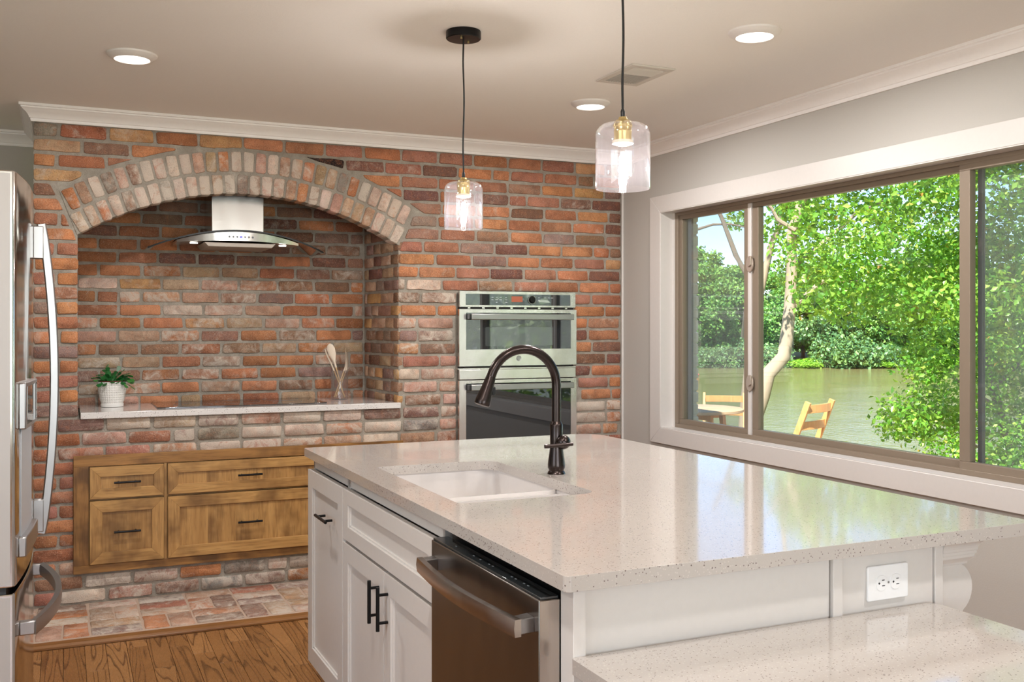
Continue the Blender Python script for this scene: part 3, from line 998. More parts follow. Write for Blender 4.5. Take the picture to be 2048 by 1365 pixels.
for i in range(40):
    a = rp.uniform(0, 2 * PI)
    el = rp.uniform(0.15, 1.25)
    ln = rp.uniform(0.6, 1.0)
    mb = MB()
    p = Vector((math.cos(a) * 0.03 * rp.random(), math.sin(a) * 0.03 * rp.random(), 0.122))
    d = Vector((math.cos(a) * math.cos(el), math.sin(a) * math.cos(el), math.sin(el)))
    nsegm = rp.choice((2, 3, 3, 4))
    for q in range(nsegm):
        L = 0.033 * ln + rp.uniform(0, 0.006)
        side = d.cross(Vector((0, 0, 1))).normalized() if abs(d.z) < 0.98 else Vector((1, 0, 0))
        side = (Matrix.Rotation(rp.uniform(-0.9, 0.9), 3, d) @ side)
        nrm = side.cross(d).normalized() * 0.0012
        shp = [(0, 0.003), (0.25, 0.008), (0.45, 0.0075), (0.55, 0.0115), (0.75, 0.009), (0.9, 0.0105), (1.0, 0.003)]
        ring = [p + d * (t_ * L) + side * w_ for t_, w_ in shp] + [p + d * (t_ * L) - side * w_ for t_, w_ in shp[::-1]]
        k = len(ring)
        mb.add([tuple(v_ + nrm) for v_ in ring] + [tuple(v_ - nrm) for v_ in ring],
               [tuple(range(k)), tuple(range(k, 2 * k))[::-1]] + [(j, j + k, (j + 1) % k + k, (j + 1) % k) for j in range(k)])
        p = p + d * L * 0.96
        d = (d + Vector((rp.uniform(-.25, .25), rp.uniform(-.25, .25), -0.33))).normalized()
        if p.y > 0.14: break
    obj('leaf', mb, 'succulent', pot)

# utensil jar
jar = thing('glass_jar', (1.452, 5.66, 0.954), 'clear glass utensil jar at the right end of the niche counter', 'jar')
obj('glass_wall', MB().lathe([(0.048, 0.012), (0.0495, 0.02), (0.0495, 0.165), (0.0485, 0.167), (0.0475, 0.165), (0.0475, 0.014)], 32, cap=False), 'jar_glass', jar, smooth=True)
obj('thick_base', MB().lathe([(0.0, 0.0), (0.047, 0.0), (0.0495, 0.003), (0.0495, 0.013), (0.0, 0.013)], 32), 'jar_glass', jar, smooth=True)
def utensil(name, b, t, label, cat, head):
    B, T = Vector(b), Vector(t)
    root = thing(name, B, label, cat)
    d = (T - B)
    L = d.length; d.normalize()
    obj('handle', MB().tube([(0, 0, 0), tuple(d * L * 0.60)], 0.0042, 10), 'spoon_gold', root, smooth=True)
    up = d
    side = Vector(head['side']).normalized()
    side = (side - d * side.dot(d)).normalized()
    nrm = d.cross(side)
    pts = head['pts']
    vs = []; k = 10
    for t_, w_, th, bow in pts:
        c_ = d * (L * t_) + nrm * bow
        for j in range(k):
            a = 2 * PI * j / k
            vs.append(tuple(c_ + side * (w_ * math.cos(a)) + nrm * (th * math.sin(a))))
    fs = []
    for i in range(len(pts) - 1):
        for j in range(k):
            fs.append((i * k + j, i * k + (j + 1) % k, (i + 1) * k + (j + 1) % k, (i + 1) * k + j))
    fs += [tuple(range(k))[::-1], tuple(range((len(pts) - 1) * k, len(pts) * k))]
    obj('head', MB().add(vs, fs), 'spoon_cream', root, smooth=True)
    return root
spoonp = [(0.55, .006, .005, 0), (0.66, .0065, .005, 0), (0.72, .013, .004, 0), (0.80, .021, .004, .002), (0.90, .023, .004, .003), (0.97, .016, .003, .001), (1.0, .004, .002, 0)]
spat = [(0.55, .006, .005, 0), (0.64, .009, .005, 0), (0.72, .017, .003, .006), (0.86, .022, .002, .020), (0.99, .021, .002, .038), (1.0, .018, .001, .040)]
jb = (1.452, 5.66)
utensil('wooden_spoon', (jb[0] + .030, jb[1] + .012, 0.969), (jb[0] - .050, jb[1] + .034, 1.275), 'cream spoon with oval head facing out of the jar', 'spoon', dict(side=(1, -.3, 0), pts=spoonp))
utensil('wooden_spoon', (jb[0] + .026, jb[1] - .022, 0.969), (jb[0] - .086, jb[1] - .010, 1.245), 'cream spoon seen edge on, leaning left in the jar', 'spoon', dict(side=(.35, 1, .1), pts=spoonp))
utensil('spatula', (jb[0] - .032, jb[1] - .010, 0.969), (jb[0] + .072, jb[1] + .005, 1.235), 'cream slotted turner with bent blade leaning right in the jar', 'spatula', dict(side=(.3, 1, 0), pts=spat))
utensil('spatula', (jb[0] - .012, jb[1] + .028, 0.969), (jb[0] + .088, jb[1] + .044, 1.215), 'cream turner behind the other, leaning furthest right', 'spatula', dict(side=(.9, 1, 0), pts=spat))

# ------------------------------------------------------------------ wooden drawer unit in the brick
du = thing('wooden_drawer_unit', (0, 0, 0), 'knotty brown wood drawer cabinet set into the brick below the niche', 'cabinet')
UX0, UX1, UZ0, UZ1 = 0.046, 1.720, 0.168, 0.743
FY0, FY1 = 5.300, 5.3165
box('top_rail', UX0, UX1, FY0, FY1, 0.690, UZ1, 'face_frame_h', du, 0.0015)
box('bottom_rail', UX0, UX1, FY0, FY1, UZ0, 0.208, 'face_frame_h', du, 0.0015)
for a, b in ((UX0, 0.114), (1.653, UX1)):
    box('stile', a, b, FY0, FY1, 0.208, 0.690, 'face_frame_v', du, 0.0015)
for a, b in ((0.464, 0.478), (1.288, 1.302)):
    box('divider', a, b, FY0 + 0.003, FY1, 0.208, 0.690, 'knotty_wood_v', du)
for a, b in ((0.114, 0.464), (0.478, 1.288), (1.302, 1.653)):
    box('divider_rail', a, b, FY0 + 0.003, FY1, 0.523, 0.530, 'knotty_wood_h', du)
box('carcass', UX0 + .01, UX1 - .01, FY1 - 0.003, FY1, UZ0 + .01, UZ1 - .01, 'knotty_wood_v', du)
def drawer(x0, x1, z0, z1, hx):
    dr = bpy.data.objects.new('drawer', None); link(dr, du)
    y0 = 5.284
    w = 0.056 if z1 - z0 > 0.2 else 0.048
    def piece(nm, p, mat):
        obj(nm, MB().prism(p, y0, FY0 + 0.002, 'y'), mat, dr, 0.0012)
    piece('frame_top', [(x0, z1), (x1, z1), (x1 - w, z1 - w), (x0 + w, z1 - w)], 'knotty_wood_h')
    piece('frame_bottom', [(x0, z0), (x1, z0), (x1 - w, z0 + w), (x0 + w, z0 + w)], 'knotty_wood_h')
    piece('frame_left', [(x0, z0), (x0 + w, z0 + w), (x0 + w, z1 - w), (x0, z1)], 'knotty_wood_v')
    piece('frame_right', [(x1, z0), (x1 - w, z0 + w), (x1 - w, z1 - w), (x1, z1)], 'knotty_wood_v')
    n = max(1, int(round((x1 - x0 - 2 * w) / 0.14)))
    for i in range(n):
        a = x0 + w + (x1 - x0 - 2 * w) * i / n; b = x0 + w + (x1 - x0 - 2 * w) * (i + 1) / n
        box('panel_board', a, b, y0 + 0.009, FY0 + 0.002, z0 + w, z1 - w, 'knotty_wood_v', dr)
    zc = (z0 + z1) / 2
    h = MB().lathe([(0.0055, -0.062), (0.0055, 0.062)], 10, (hx, y0 - 0.020, zc), 'x')
    for s_ in (-.04, .04):
        h.lathe([(0.0042, y0 - 0.020), (0.0042, y0 + 0.009)], 8, (hx + s_, 0, zc), 'y')
    obj('handle', h, 'black_metal', dr, smooth=True)
for (a, b) in ((0.119, 0.461), (0.481, 1.285), (1.305, 1.649)):
    drawer(a, b, 0.532, 0.686, (a + b) / 2)
    drawer(a, b, 0.212, 0.520, (a + b) / 2)

# ------------------------------------------------------------------ wall oven
ov = thing('wall_oven', (0, 0, 0), 'stainless double wall oven with black glass doors set in brick', 'oven')
A, B = 2.049, 2.789
yf = 5.288
box('body', OX0 + 0.002, OX1 - 0.002, YW - 0.012, 5.90, OZ0 + 0.002, OZ1 - 0.002, 'seam_dark', ov)
def framed(nm, x0, x1, z0, z1, gx0, gx1, gz0, gz1, y, mat='stainless'):
    f = MB()
    f.box(x0, x1, y, YW - 0.010, z0, gz0).box(x0, x1, y, YW - 0.010, gz1, z1)
    f.box(x0, gx0, y, YW - 0.010, gz0, gz1).box(gx1, x1, y, YW - 0.010, gz0, gz1)
    return obj(nm, f, mat, ov)
GX0, GX1 = 2.086, 2.755
framed('control_frame', A, B, 1.487, 1.576, GX0, GX1, 1.497, 1.561, yf)
cg = obj('control_glass', MB().prism(roundrect(GX0, GX1, 1.497, 1.561, 0.008), yf + 0.002, YW - 0.011, 'y'), 'control_glass', ov)
box('display', 2.372, 2.442, yf + 0.0005, yf + 0.002, 1.516, 1.549, 'oven_display', ov)
obj('dial', MB().lathe([(0.0, -0.016), (0.016, -0.016), (0.019, -0.012), (0.019, 0.0), (0.023, 0.0), (0.023, 0.002), (0, 0.002)], 24, (2.502, yf, 1.530), 'y'), 'black_metal', ov, smooth=True)
obj('dial_ring', MB().lathe([(0.0225, -0.004), (0.0250, -0.004), (0.0250, 0.001), (0.0225, 0.001)], 24, (2.502, yf, 1.530), 'y', cap=False), 'handle_steel', ov)
mk = MB()
rk = random.Random(9)
for (cx_, rows) in ((2.252, 2), (2.278, 3), (2.303, 2), (2.338, 3), (2.548, 2), (2.590, 1), (2.612, 1), (2.634, 1)):
    for r_ in range(rows):
        z_ = 1.542 - r_ * 0.014
        w_ = rk.uniform(0.010, 0.016)
        mk.box(cx_ - w_ / 2, cx_ + w_ / 2, yf + 0.001, yf + 0.0022, z_ - 0.0012, z_ + 0.0012)
obj('key_markings', mk, 'white_dash', ov)
box('vent_slot', A + 0.015, B - 0.015, yf + 0.012, YW - 0.008, 1.475, 1.487, 'slot_dark', ov)
vf = MB()
for q in range(8):
    vx = A + 0.06 + q * (B - A - 0.12) / 7
    vf.box(vx - 0.008, vx + 0.008, yf + 0.006, yf + 0.014, 1.477, 1.485)
obj('vent_fins', vf, 'stainless', ov)
def door(z0, z1, gz0, gz1, hz, inner):
    d = framed('oven_door', A - 0.004, B + 0.004, z0, z1, GX0, GX1, gz0, gz1, yf - 0.006)
    gl = obj('door_glass', MB().prism(roundrect(GX0, GX1, gz0, gz1, 0.006), yf - 0.003, YW - 0.011, 'y'), 'oven_glass', d)
    if inner:
        obj('inner_window', MB().prism(roundrect(*inner, 0.008), yf - 0.0036, yf - 0.002, 'y'), 'oven_window', d)
    h = MB().box(GX0 + 0.016, GX1 - 0.001, yf - 0.052, yf - 0.040, hz - 0.017, hz + 0.017)
    obj('handle', h, 'handle_steel', d, 0.003)
    for hx in (GX0 + 0.004, GX1 - 0.024):
        box('handle_post', hx, hx + 0.022, yf - 0.050, yf - 0.004, hz - 0.015, hz + 0.015, 'black_plastic', d, 0.002)
    return d
d1 = door(1.148, 1.473, 1.243, 1.453, 1.430, (2.205, 2.640, 1.262, 1.372))
obj('emblem', MB().lathe([(0.0, -0.0015), (0.013, -0.0015), (0.014, 0.0), (0.016, -0.001), (0.016, 0.001), (0, 0.001)], 24, (2.415, yf - 0.006, 1.190), 'y'), 'handle_steel', d1, smooth=True)
box('vent_slot', A + 0.03, B - 0.06, yf + 0.004, YW - 0.008, 1.136, 1.147, 'slot_dark', ov)
box('trim_band', A - 0.010, B + 0.002, yf - 0.002, YW - 0.008, 1.130, 1.1365, 'stainless', ov)
box('middle_band', A - 0.002, B + 0.002, yf - 0.002, YW - 0.008, 1.072, 1.129, 'stainless', ov, 0.002)
door(0.470, 1.068, 0.560, 1.050, 1.028, None)

# ------------------------------------------------------------------ refrigerator
fr = thing('refrigerator', (0, 0, 0), 'stainless french door refrigerator at the left edge, seen side on', 'refrigerator')
def front_x(y):            # bowed door fronts
    t_ = (y - 3.33) / 0.455
    return -0.082 - 0.031 * abs(t_) ** 2.1
FY_, FE = 2.874, 3.784
box('cabinet_body', -0.92, -0.205, FY_ + 0.012, FE - 0.01, 0.03, 1.745, 'fridge_side', fr, 0.004)
box('base_grille', -0.85, -0.20, FY_ + 0.03, FE - 0.03, 0.0, 0.03, 'black_plastic', fr)
def fdoor(name, y0, y1, z0, z1):
    n = 14
    pts = []
    for i in range(n + 1):
        y = y0 + (y1 - y0) * i / n
        pts.append((front_x(y), y))
    pts = [(-0.195, y0), (pts[0][0] - 0.006, y0)] + [(pts[0][0], y0 + 0.006)] + pts[1:-1] + [(pts[-1][0], y1 - 0.006), (pts[-1][0] - 0.006, y1), (-0.195, y1)]
    return obj(name, MB().prism(pts, z0, z1, 'z'), 'fridge_steel', fr, 0.0035, smooth=True)
dn = fdoor('door', FY_, 3.327, 0.705, 1.78)
box('door_side', -0.194, -0.124, FY_ - 0.0012, FY_ + 0.004, 0.712, 1.772, 'fridge_side', dn)
dfar = fdoor('door', 3.333, FE, 0.705, 1.78)
fz = fdoor('freezer_drawer', FY_, FE, 0.04, 0.688)
box('drawer_side', -0.194, -0.124, FY_ - 0.0012, FY_ + 0.004, 0.047, 0.680, 'fridge_side', fz)
obj('gasket_gap', MB().box(-0.2, -0.135, FY_ + 0.02, FE - 0.02, 0.688, 0.705), 'black_plastic', fr)
for y0 in (FY_ + 0.01, FE - 0.10):
    box('hinge_cover', -0.33, -0.13, y0, y0 + 0.09, 1.7805 if False else 1.745, 1.775 if False else 1.772, 'gasket', fr, 0.004)
def fhandle(parent, y, z0, z1, out):
    n = 22
    path = []
    for i in range(n + 1):
        t_ = i / n
        path.append((front_x(y) + 0.022 + out * math.sin(PI * t_) ** 0.8, y, z0 + (z1 - z0) * t_))
    h = MB().sweep(path, lambda t_: [(-.013, -.009), (-.007, -.013), (.007, -.013), (.013, -.009), (.013, .009), (.007, .013), (-.007, .013), (-.013, .009)], up=(1, 0, 0))
    o = obj('handle', h, 'handle_steel', parent, smooth=True)
    for zz in (z0 + 0.005, z1 - 0.105):
        box('handle_foot', front_x(y) - 0.002, front_x(y) + 0.030, y - 0.014, y + 0.014, zz - 0.002, zz + 0.100, 'handle_steel', o, 0.004)
    return o
fhandle(dfar, 3.385, 0.745, 1.690, 0.036)
# water dispenser on the near door
ds = bpy.data.objects.new('water_dispenser', None); link(ds, dn)
def on_front(name, y0, y1, z0, z1, out, mat, inset=0.0, bev=0.003):
    n = 8
    pts = [(front_x(y0 + (y1 - y0) * i / n) + out, y0 + (y1 - y0) * i / n) for i in range(n + 1)]
    pts = [(p[0], p[1]) for p in pts] + [(front_x(y1) - 0.001 + inset, y1), (front_x(y0) - 0.001 + inset, y0)]
    return obj(name, MB().prism(pts, z0, z1, 'z'), mat, ds, bev)
on_front('control_box', 2.930, 3.190, 1.106, 1.228, 0.0165, 'handle_steel')
on_front('control_screen', 2.955, 3.175, 1.118, 1.218, 0.0172, 'oven_window', 0.0, 0.0)
on_front('recess_panel', 2.948, 3.180, 0.820, 1.106, 0.003, 'dispenser_grey')
on_front('tray', 2.925, 3.200, 0.770, 0.822, 0.018, 'handle_steel')
# freezer drawer handle, a broad horizontal bow
n = 24
path = []
for i in range(n + 1):
    t_ = i / n
    y = 2.945 + 0.70 * t_
    path.append((front_x(y) + 0.030 + 0.040 * math.sin(PI * t_) ** 0.9, y, 0.578))
fh = obj('handle', MB().sweep(path, [(-.008, -.017), (.008, -.020), (.010, 0), (.008, .020), (-.008, .017), (-.010, 0)]), 'handle_steel', fz, smooth=True)
for y in (2.950, 3.640):
    box('handle_foot', front_x(y) - 0.002, front_x(y) + 0.036, y - 0.012, y + 0.012, 0.560, 0.596, 'handle_steel', fh, 0.003)

# ------------------------------------------------------------------ island (own frame: origin at the near left corner of its top)
IO = (0.8490, 1.648, 0.0); IT = R(0.35)
def isl(name, label, cat, **k):
    return thing(name, IO, label, cat, IT, **k)
IW, IL = 1.258, 2.150
top = isl('island_countertop', 'large speckled quartz island top with a sink cutout', 'countertop')
outer = roundrect(0.0, IW, 0.0, IL, [0.012, 0.012, 0.10, 0.012], 6)
hole = roundrect(0.100, 0.515, 0.790, 1.535, [0.02, 0.05, 0.06, 0.02], 6)
plate('slab', outer, [hole], 0.884, 0.914, 'quartz', top, 0.004)
# sink: two bowls
sk = isl('undermount_sink', 'white double bowl sink under the island countertop cutout', 'sink')
def bowl(name, x0, x1, y0, y1, zb):
    bm = bmesh.new()
    rings = []
    spec = [(0.0, 0.8835, 0.022), (0.0, 0.86, 0.024), (0.004, zb + 0.03, 0.03), (0.012, zb + 0.008, 0.04), (0.035, zb, 0.05)]
    for ins, z, rad in spec:
        rr_ = roundrect(x0 + ins, x1 - ins, y0 + ins, y1 - ins, rad, 5)
        rings.append([bm.verts.new((p[0], p[1], z)) for p in rr_])
    for a, b in zip(rings, rings[1:]):
        for i in range(len(a)):
            bm.faces.new((a[i], a[(i + 1) % len(a)], b[(i + 1) % len(a)], b[i]))
    bm.faces.new(rings[-1])
    bmesh.ops.recalc_face_normals(bm, faces=bm.faces)
    bmesh.ops.solidify(bm, geom=bm.faces[:], thickness=-0.006)
    me = bpy.data.meshes.new(name); bm.to_mesh(me); bm.free()
    me.polygons.foreach_set('use_smooth', [True] * len(me.polygons)); me.set_sharp_from_angle(angle=R(50))
    me.materials.append(MATS['sink_white'])
    o = bpy.data.objects.new(name, me); link(o, sk)
    return o
b1 = bowl('bowl', 0.094, 0.521, 1.052, 1.541, 0.690)
b2 = bowl('bowl', 0.094, 0.521, 0.780, 0.975, 0.730)
for xq in (0.0925, 0.5195):
    box('bowl_rim', xq, xq + 0.004, 0.95, 1.075, 0.84, 0.8838, 'sink_white', sk)
box('bowl_divider', 0.096, 0.519, 0.974, 1.053, 0.852, 0.872, 'sink_white', sk, 0.006)
for (dx, dy, dz) in ((0.31, 1.27, 0.6905), (0.31, 0.877, 0.7305)):
    obj('drain', MB().lathe([(0.042, 0.0), (0.042, 0.003), (0.034, 0.002), (0, 0.001)], 24, (dx, dy, dz)), 'handle_steel', sk, smooth=True)

# faucet
fc = thing('kitchen_faucet', (IO[0] + 0.573 * math.cos(IT) - 1.159 * math.sin(IT), IO[1] + 0.573 * math.sin(IT) + 1.159 * math.cos(IT), 0.914),
           'dark bronze gooseneck faucet standing beside the island sink', 'faucet', IT)
obj('base', MB().lathe([(0.0, 0.0), (0.0285, 0.0), (0.0275, 0.004), (0.0235, 0.010), (0.0245, 0.014), (0.0275, 0.020), (0.0275, 0.028), (0.0255, 0.045), (0.0225, 0.065),
      (0.0205, 0.085), (0.0200, 0.100), (0.0205, 0.154), (0.0190, 0.157), (0.0140, 0.166), (0.0, 0.166)], 32), 'oil_bronze', fc, smooth=True)
ra = 0.114
zc_ = 1.192 - 0.914
path = [(0, 0, 0.160), (0, 0, 0.20), (0, 0, 0.25)]
for i in range(0, 23):
    a = R(164) * i / 22
    path.append((-ra + ra * math.cos(a), 0, zc_ + ra * math.sin(a)))
obj('gooseneck', MB().tube(path, lambda t_: 0.0142 + 0.0016 * (1 - t_) * 0.3, 18, up=(0, 1, 0)), 'oil_bronze', fc, smooth=True)
pe = Vector(path[-1]); dd = (Vector(path[-1]) - Vector(path[-2])).normalized()
sp = MB()
k = 20
profs = [(0.0, 0.0150), (0.004, 0.0157), (0.03, 0.0180), (0.075, 0.0240), (0.086, 0.0250), (0.090, 0.0235), (0.092, 0.018)]
sd = dd.cross(Vector((0, 1, 0))).normalized()
vs = []
for t_, r_ in profs:
    for j in range(k):
        a = 2 * PI * j / k
        vs.append(tuple(pe + dd * t_ + sd * (r_ * math.cos(a)) + Vector((0, 1, 0)) * (r_ * math.sin(a))))
fs = [(i * k + j, i * k + (j + 1) % k, (i + 1) * k + (j + 1) % k, (i + 1) * k + j) for i in range(len(profs) - 1) for j in range(k)]
fs += [tuple(range(k))[::-1], tuple(range((len(profs) - 1) * k, len(profs) * k))]
spray = obj('spray_head', MB().add(vs, fs), 'oil_bronze', fc, smooth=True)
bb = pe + dd * 0.045 + Vector((0.020, 0, 0))
obj('spray_button', MB().box(bb.x - 0.003, bb.x + 0.008, -0.008, 0.008, bb.z - 0.014, bb.z + 0.012), 'black_plastic', spray, 0.003)
# side lever: hub toward the camera, knurled T bar
obj('lever_hub', MB().lathe([(0.0, -0.052), (0.012, -0.050), (0.0205, -0.042), (0.0225, -0.034), (0.017, -0.026), (0.019, -0.022), (0.019, -0.010), (0.014, 0.0)], 20, (0.008, 0, 0.102), 'y', cap=False),
    'oil_bronze', fc, smooth=True)
lev = MB().tube([(-0.066, -0.052, 0.094), (0.000, -0.052, 0.096)], 0.0062, 14).tube([(0.001, -0.052, 0.096), (0.030, -0.052, 0.097)], 0.0052, 12)
obj('lever', lev, 'oil_bronze', fc, smooth=True)

# cabinets on the kitchen side of the island
def shaker(parent, name, y0, y1, z0, z1, w=0.058, mat='cabinet_white', xf=0.012, xb=0.033, rail=None):
    """shaker front facing -x, recessed centre panel"""
    d = bpy.data.objects.new(name, None); link(d, parent)
    r_ = rail or w
    f = MB()
    f.box(xf, xb, y0, y0 + w, z0, z1).box(xf, xb, y1 - w, y1, z0, z1)
    f.box(xf, xb, y0 + w, y1 - w, z0, z0 + r_).box(xf, xb, y0 + w, y1 - w, z1 - r_, z1)
    obj('frame', f, mat, d)
    box('panel', xf + 0.011, xb - 0.002, y0 + w, y1 - w, z0 + r_, z1 - r_, mat, d)
    # small stepped bead round the panel
    b = MB(); q = 0.006
    b.box(xf + 0.006, xb - 0.002, y0 + w, y0 + w + q, z0 + r_, z1 - r_).box(xf + 0.006, xb - 0.002, y1 - w - q, y1 - w, z0 + r_, z1 - r_)
    b.box(xf + 0.006, xb - 0.002, y0 + w, y1 - w, z0 + r_, z0 + r_ + q).box(xf + 0.006, xb - 0.002, y0 + w, y1 - w, z1 - r_ - q, z1 - r_)
    obj('bead', b, mat, d)
    return d
def bar(parent, p0, p1, out=0.030, r_=0.0055):
    """bar pull: bar in front of a face whose normal is -x"""
    a, b = Vector(p0), Vector(p1)
    m_ = MB().tube([tuple(a), tuple(b)], r_, 10, up=(1, 0, 0))
    for t_ in (0.18, 0.82):
        c_ = a.lerp(b, t_)
        m_.tube([tuple(c_), (c_.x + out, c_.y, c_.z)], 0.0045, 8)
    return obj('handle', m_, 'black_metal', parent, smooth=True)
XB = 0.62
def carcass(t_, y0, y1, top_open):
    c_ = MB()
    c_.box(0.035, XB, y0, y0 + 0.016, 0.105, 0.884).box(0.035, XB, y1 - 0.016, y1, 0.105, 0.884)
    c_.box(0.035, XB, y0, y1, 0.105, 0.121).box(XB - 0.012, XB, y0, y1, 0.105, 0.884)
    c_.box(0.035, 0.055, y0, y1, 0.840, 0.884)
    obj('carcass', c_, 'cabinet_white', t_)
    box('toe_kick', 0.085, 0.10, y0, y1, 0.0, 0.105, 'cabinet_white', t_)
    obj('toe_legs', MB().box(0.10, XB, y0, y0 + 0.016, 0, 0.105).box(0.10, XB, y1 - 0.016, y1, 0, 0.105), 'cabinet_white', t_)
pc = isl('pullout_cabinet', 'narrow white island cabinet with a single tall shaker front, farthest from the dishwasher', 'cabinet')
carcass(pc, 1.628, 2.130, False)
dd1 = shaker(pc, 'pullout_front', 1.631, 2.128, 0.112, 0.836, 0.062)
bar(dd1, (-0.019, 1.735, 0.705), (-0.019, 1.885, 0.705))
sb = isl('sink_base_cabinet', 'white double door cabinet under the sink next to the dishwasher', 'cabinet')
carcass(sb, 0.722, 1.626, True)
shaker(sb, 'false_drawer_front', 0.726, 1.622, 0.672, 0.836, 0.058, rail=0.046)
da = shaker(sb, 'door', 1.169, 1.622, 0.112, 0.660, 0.058)
db = shaker(sb, 'door', 0.726, 1.163, 0.112, 0.660, 0.058)
bar(da, (-0.019, 1.212, 0.502), (-0.019, 1.212, 0.628))
bar(db, (-0.019, 1.126, 0.502), (-0.019, 1.126, 0.628))

# dishwasher
dw = isl('dishwasher', 'dark stainless dishwasher with curved bar handle under the island top', 'dishwasher')
DY0, DY1 = 0.092, 0.700
box('tub', 0.045, XB - 0.02, DY0 + 0.008, DY1 - 0.004, 0.10, 0.868, 'black_plastic', dw)
box('toe_panel', 0.07, 0.09, DY0 + 0.01, DY1 - 0.01, 0.0, 0.10, 'black_plastic', dw)
dd_ = box('door', -0.010, 0.036, DY0, DY1, 0.108, 0.848, 'slate_steel', dw, 0.0025)
box('door_edge', -0.0085, 0.037, DY0 - 0.001, DY0 + 0.0005, 0.110, 0.846, 'slate_edge', dd_)
cs = box('control_strip', -0.006, 0.034, DY0 + 0.003, DY1 - 0.003, 0.848, 0.853, 'control_glass', dd_, 0.001)
mk = MB()
for yy in (0.18, 0.20, 0.24, 0.26, 0.36, 0.38, 0.43, 0.47, 0.58):
    mk.box(0.009, 0.012, yy, yy + 0.007, 0.8531, 0.8536)
obj('key_markings', mk, 'grey_dash', dd_)
n = 20
path = []
for i in range(n + 1):
    t_ = i / n
    y = DY0 + 0.012 + (DY1 - DY0 - 0.036) * t_
    path.append((-0.048 - 0.020 * math.sin(PI * t_), y, 0.796))
hd = obj('handle', MB().sweep(path, [(-.008, -.017), (-.010, 0), (-.008, .017), (.006, .017), (.006, -.017)]), 'slate_edge', dd_, smooth=True)
for y in (DY0 + 0.016, DY1 - 0.052):
    obj('handle_foot', MB().prism([(-0.046, y), (-0.046, y + 0.030), (-0.009, y + 0.040), (-0.009, y + 0.006)], 0.781, 0.811, 'z'), 'handle_steel', hd, 0.002)

# island end (facing the camera), back and side panels
ep = isl('island_end_panel', 'white panelled end of the island above the lower table', 'panel')
box('left_stile', 0.035, 0.062, 0.036, 0.088, 0.0, 0.884, 'cabinet_white', ep, 0.001)
box('panel_board', 0.063, 0.668, 0.046, 0.064, 0.0, 0.884, 'cabinet_white', ep)
box('batten', 0.672, 0.698, 0.037, 0.064, 0.0, 0.884, 'cabinet_white', ep, 0.001)
box('panel_board', 0.698, 0.974, 0.046, 0.064, 0.0, 0.884, 'cabinet_white', ep)
box('right_stile', 0.976, 1.000, 0.040, 0.088, 0.0, 0.884, 'cabinet_white', ep, 0.001)
box('side_panel', 0.982, 1.000, 0.088, 2.120, 0.0, 0.884, 'cabinet_white', ep)
box('far_panel', 0.64, 0.982, 2.10, 2.118, 0.0, 0.884, 'cabinet_white', ep)
box('inner_frame', XB + 0.004, XB + 0.02, 0.07, 2.10, 0.0, 0.880, 'cabinet_white', ep)

cbp = []
base_pts = [(1.0, 0.884), (1.137, 0.884), (1.137, 0.876)]
for i in range(6):   # cove under the top
    a = R(90 * i / 5)
    base_pts.append((1.136 - 0.026 * math.sin(a) * 1.0, 0.875 - 0.024 * (1 - math.cos(a)) - 0.004 * i / 5))
base_pts += [(1.106, 0.842), (1.106, 0.836)]
for i in range(1, 5):
    base_pts.append((1.106 - 0.018 * i / 4, 0.836 - 0.010 * (i / 4) ** 0.6))
cor_top = base_pts + [(1.086, 0.822), (1.0, 0.822)]
cb = isl('corbel', 'white carved wooden corbel under the overhanging island top', 'corbel')
cv_ = []
lay = [(0.884, 1.137), (0.876, 1.137)] + [(0.876 - 0.022 * (1 - math.cos(R(15 * i))), 1.136 - 0.026 * math.sin(R(15 * i))) for i in range(1, 7)] + [(0.853, 1.108), (0.846, 1.108), (0.845, 1.104), (0.838, 1.103), (0.832, 1.094), (0.827, 1.088), (0.822, 1.086)]
for z_, x_ in lay:
    y_ = 0.049 - (x_ - 1.086) * 0.42
    cv_ += [(1.0, y_, z_), (x_, y_, z_), (x_, 0.130, z_), (1.0, 0.130, z_)]
cf_ = [(0, 1, 2, 3), tuple(4 * (len(lay) - 1) + q for q in (3, 2, 1, 0))]
for i in range(len(lay) - 1):
    for q in range(4):
        cf_.append((4 * i + q, 4 * i + (q + 1) % 4, 4 * i + 4 + (q + 1) % 4, 4 * i + 4 + q))
obj('cap_moulding', MB().add(cv_, cf_), 'cabinet_white', cb)
scr = [(1.0, 0.8215), (1.084, 0.8215)]
for i in range(13):
    t_ = i / 12
    ang_ = R(62 - 118 * t_)
    scr.append((1.041 + 0.064 * math.cos(ang_), 0.766 + 0.064 * math.sin(ang_) * 0.97))
scr += [(1.072, 0.708), (1.072, 0.694), (1.066, 0.690), (1.060, 0.60), (1.030, 0.52), (1.0, 0.50)]
obj('scroll', MB().prism(scr, 0.050, 0.128, 'y'), 'cabinet_white', cb, 0.001)

ol = isl('wall_outlet', 'white double electrical outlet on the island end panel', 'outlet')
obj('cover_plate', MB().prism(roundrect(0.772, 0.892, 0.768, 0.846, 0.005), 0.039, 0.0458, 'y'), 'outlet_white', ol, 0.0025)
for cx_ in (0.811, 0.853):
    rr_ = []
    for i in range(20):
        a = 2 * PI * i / 20
        rr_.append((cx_ + max(-0.0145, min(0.0145, 0.0175 * math.cos(a))), 0.807 + 0.0175 * math.sin(a)))
    rc = obj('receptacle', MB().prism(rr_, 0.0375, 0.0395, 'y'), 'outlet_white', ol, 0.0006)
    sl = MB().box(cx_ + 0.001, cx_ + 0.008, 0.0370, 0.0376, 0.8125, 0.8143).box(cx_ + 0.001, cx_ + 0.009, 0.0370, 0.0376, 0.8000, 0.8018)
    sl.lathe([(0.0, 0.0370), (0.0024, 0.0370), (0.0024, 0.0376)], 10, (cx_ - 0.0075, 0, 0.807), 'y')
    obj('slots', sl, 'slot_dark', rc)
